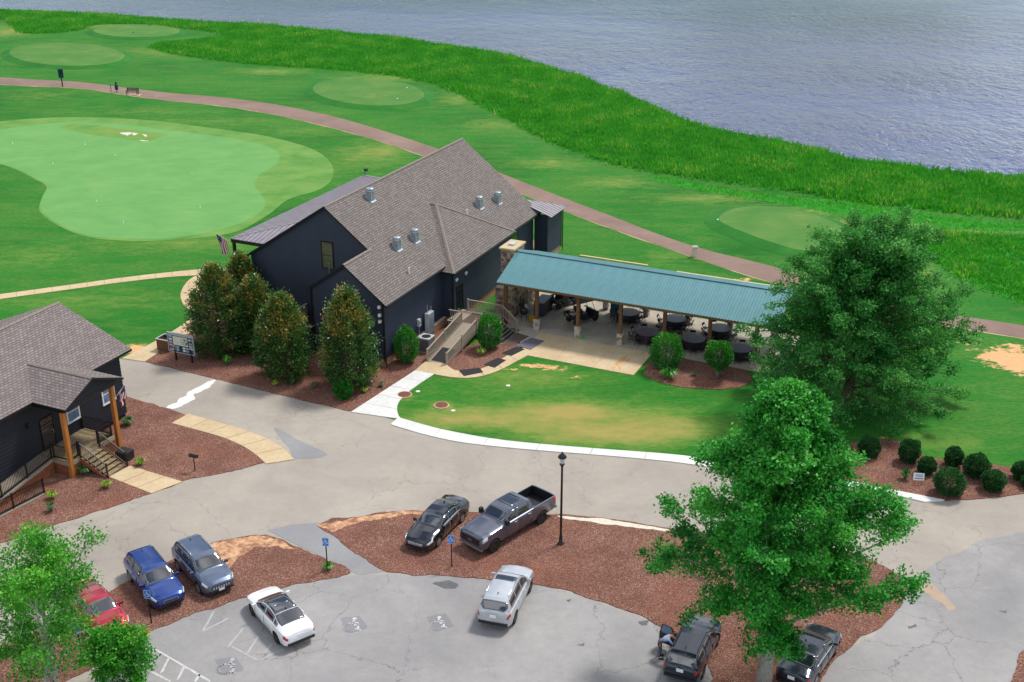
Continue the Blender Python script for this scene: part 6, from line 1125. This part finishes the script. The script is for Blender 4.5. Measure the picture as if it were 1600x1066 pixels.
for k, (u, v, tm, lb) in enumerate(tabs):
    t = thing('round_table', lb, 'table', inB(u, v, .05), ANG, 'round tables under the pavilion'); n = 28
    MB().lathe([(.91, .735), (.915, .75), (.91, .765), (.05, .768)], (0, 0, 0), n).build('tabletop', tm, t); mb = MB()
    for r_, z_ in (): pass
    vs = [((.915+.05*s_+.045*s_*math.sin(a*9))*math.cos(a), (.915+.05*s_+.045*s_*math.sin(a*9))*math.sin(a), .76-.62*s_) for s_ in (0, .33, .66, 1) for a in np.linspace(0, 2*math.pi, 54, False)]
    mb.add(vs, [(i*54+j, i*54+(j+1) % 54, (i+1)*54+(j+1) % 54, (i+1)*54+j) for i in range(3) for j in range(54)]).build('cloth_skirt', 'tablecloth', t, True)
    for a in (0, 2.1, 4.2): MB().bar((.5*math.cos(a), .5*math.sin(a), 0), (.4*math.cos(a), .4*math.sin(a), .73), .04, .04).build('leg', 'black_metal', t)
    for j in range(8):
        a = j*math.pi/4+.2+k*.3; l = inB(u+1.28*math.cos(a), v+1.28*math.sin(a), .05); oc = int(round(((ANG+a) % (2*math.pi))/(math.pi/4))) % 8; lab = 'black folding chair on the ' + ['right', 'far right', 'far', 'far left', 'left', 'near left', 'near', 'near right'][oc] + ' side of ' + tn[k]
        if ch0 is None: ch0 = chair_proto(lab, l, ANG+a-math.pi/2)
        else: dup(ch0, l, ANG+a-math.pi/2, lab)
def cart(label, u, v, rz, cargo):
    t = thing('golf_cart', label, 'golf cart', inB(u, v, .05), ANG+rz, 'golf carts under the pavilion'); MB().add([(x, y*sy, z) for sy in (-.58, .58) for x, y, z in ((1.25, 1, .35), (1.3, 1, .75), (.85, 1, .95), (.75, 1, .5), (-.35, 1, .42), (-.35, 1, .3))], [(0, 1, 2, 3, 4, 5), (11, 10, 9, 8, 7, 6)]+[(i, (i+1) % 6, 6+(i+1) % 6, 6+i) for i in range(6)]).build('front_body', 'black_plastic', t, normals=True)
    MB().span((-.45, -.55, .4), (.15, .55, .75)).build('seat_base', 'black_plastic', t); MB().box((-.12, 0, .8), (.5, 1.05, .12)).build('seat', 'black_plastic', t); MB().box((-.42, 0, 1.08), (.12, 1.05, .45), ry=-.15).build('backrest', 'black_plastic', t)
    mb = MB(); mb.span((-1.45, -.62, .62), (-.5, .62, .68)); mb.span((-1.45, -.62, .68), (-1.4, .62, .98)); mb.span((-1.4, -.62, .68), (-.5, -.57, .98)); mb.span((-1.4, .57, .68), (-.5, .62, .98)); mb.build('cargo_bed', 'black_plastic', t); MB().box((-1.46, .15, .82), (.02, .4, .08)).build('tail_badge', 'light_grey', t)
    wm = MB().lathe([(.14, -.1), (.26, -.1), (.28, -.04), (.28, .04), (.26, .1), (.14, .1)], (0, 0, 0), 20, 'y').mesh('wheel'); wm.materials.append(M['rubber']); hub = MB().lathe([(.15, -.07), (.15, .07), (.05, .09)], (0, 0, 0), 12, 'y').mesh('rim'); hub.materials.append(M['dark_alloy'])
    for x in (-.95, .95):
        for y in (-.52, .52): share('rim', hub, share('wheel', wm, t, (x, y, .28), (0, 0, 0 if y > 0 else math.pi)), (0, 0, 0))
    for y in (-.52, .52): MB().tube([(.95, y, .9), (.6, y, 1.75), (.55, y, 1.84)], .022, 6).build('roof_strut', 'black_metal', t); MB().tube([(-.5, y, .9), (-.62, y, 1.84)], .022, 6).build('roof_strut', 'black_metal', t)
    MB().box((0, 0, 1.87), (1.55, 1.2, .06)).build('canopy', 'black_plastic', t); MB().tube([(.75, .25, .9), (.55, .25, 1.12)], .02, 6).build('steering_column', 'black_metal', t); MB().lathe([(.14, -.012), (.16, 0), (.14, .012)], (.53, .25, 1.14), 14).build('steering_wheel', 'black_plastic', t)
    if cargo:
        c = thing('cargo_box', 'open white box of supplies in the cart bed', 'box', inB(u, v, .05), ANG+rz); MB().span((-1.3, -.5, .69), (-.6, .0, .95)).build('carton', 'sign_white', c); MB().span((-1.25, -.45, .95), (-.65, -.05, .97)).build('papers', 'light_grey', c)
        c2 = thing('supply_bag', 'red and white bag lying in the cart bed', 'bag', inB(u, v, .05), ANG+rz); MB().lathe([(.12, .69), (.22, .75), (.24, .9), (.14, 1.02), (.05, 1.05)], (-.9, .28, 0), 12, sy=1.2).build('sack', 'red_plastic', c2, True); MB().box((-.9, .28, 1.03), (.2, .26, .06)).build('flap', 'sign_white', c2)
cart('black utility golf cart with loaded bed at the pavilion posts', 10.2, 14.6, R(58), True); cart('black golf cart at the back of the pavilion near the fireplace', 7.4, 17.2, R(65), False)
def gb(name, label, cat_, u, v, rz=0): return thing(name, label, cat_, inB(u, v, .05), ANG+rz)
GR = gb('smoker_grill', 'black barrel smoker grill between the steps and fireplace', 'grill', 5.75, 12.75, R(25)); MB().lathe([(.05, -.62), (.3, -.6), (.33, -.5), (.33, .5), (.3, .6), (.05, .62)], (0, 0, .98), 20, 'y').build('barrel', 'black_metal', GR, True); MB().span((.2, -.6, .72), (.62, .6, .76)).build('side_shelf', 'grey_metal', GR)
for x in (-.22, .22):
    for y in (-.45, .45): MB().bar((x, y, 0), (x*.8, y, .85), .04, .04).build('leg', 'black_metal', GR)
MB().tube([(0, .4, 1.25), (0, .4, 1.75)], .06, 8).build('chimney', 'black_metal', GR); MB().bar((.36, -.3, 1.1), (.36, .3, 1.1), .03, .03).build('handle', 'chrome', GR)
CB = gb('serving_cabinet', 'large navy black serving cabinet under the pavilion roof', 'cabinet', 6.55, 14.8, 0); MB().span((-.42, -.85, .06), (.42, .95, 1.25)).build('carcass', 'navy_siding', CB); MB().span((-.47, -.9, 1.25), (.47, 1.0, 1.31)).build('top', 'grey_metal', CB)
for y in (-.4, .5): MB().span((.42, y-.4, .12), (.435, y+.4, 1.2)).build('cabinet_door', 'black_siding', CB)
BK = gb('mop_bucket', 'yellow mop bucket beside the smoker grill', 'bucket', 6.5, 12.7, 0); MB().lathe([(.16, .05), (.2, .1), (.25, .42), (.27, .45), (.22, .45), (.17, .12)], (0, 0, 0), 14, sx=1.3).build('tub', 'yellow_plastic', BK, True); MB().box((0, .02, .52), (.3, .25, .14)).build('wringer', 'yellow_plastic', BK); MB().tube([(-.1, 0, .5), (-.45, .1, 1.1)], .015, 6).build('handle', 'black_metal', BK)
for k, (u, v, nm, lb) in enumerate(((12.15, 17.3, 'grey_metal', 'grey blue storage cabinet behind the purple table'), )):
    t = gb('storage_cabinet', lb, 'cabinet', u, v); MB().box((0, 0, .55), (.75, .55, 1.05)).build('case', 'sign_teal', t); MB().box((0, 0, 1.09), (.8, .6, .04)).build('lid', nm, t)
t = gb('hose_reel', 'small green hose coil at the foot of a pavilion post', 'hose', 11.5, 11.2); MB().lathe([(.1, 0), (.16, .03), (.16, .09), (.1, .12)], (0, 0, 0), 14).build('coil', 'green_plastic', t, True); MB().tube([(.1, .1, .04), (.3, .18, .03), (.42, .05, .03)], .02, 6).build('loose_end', 'green_plastic', t)
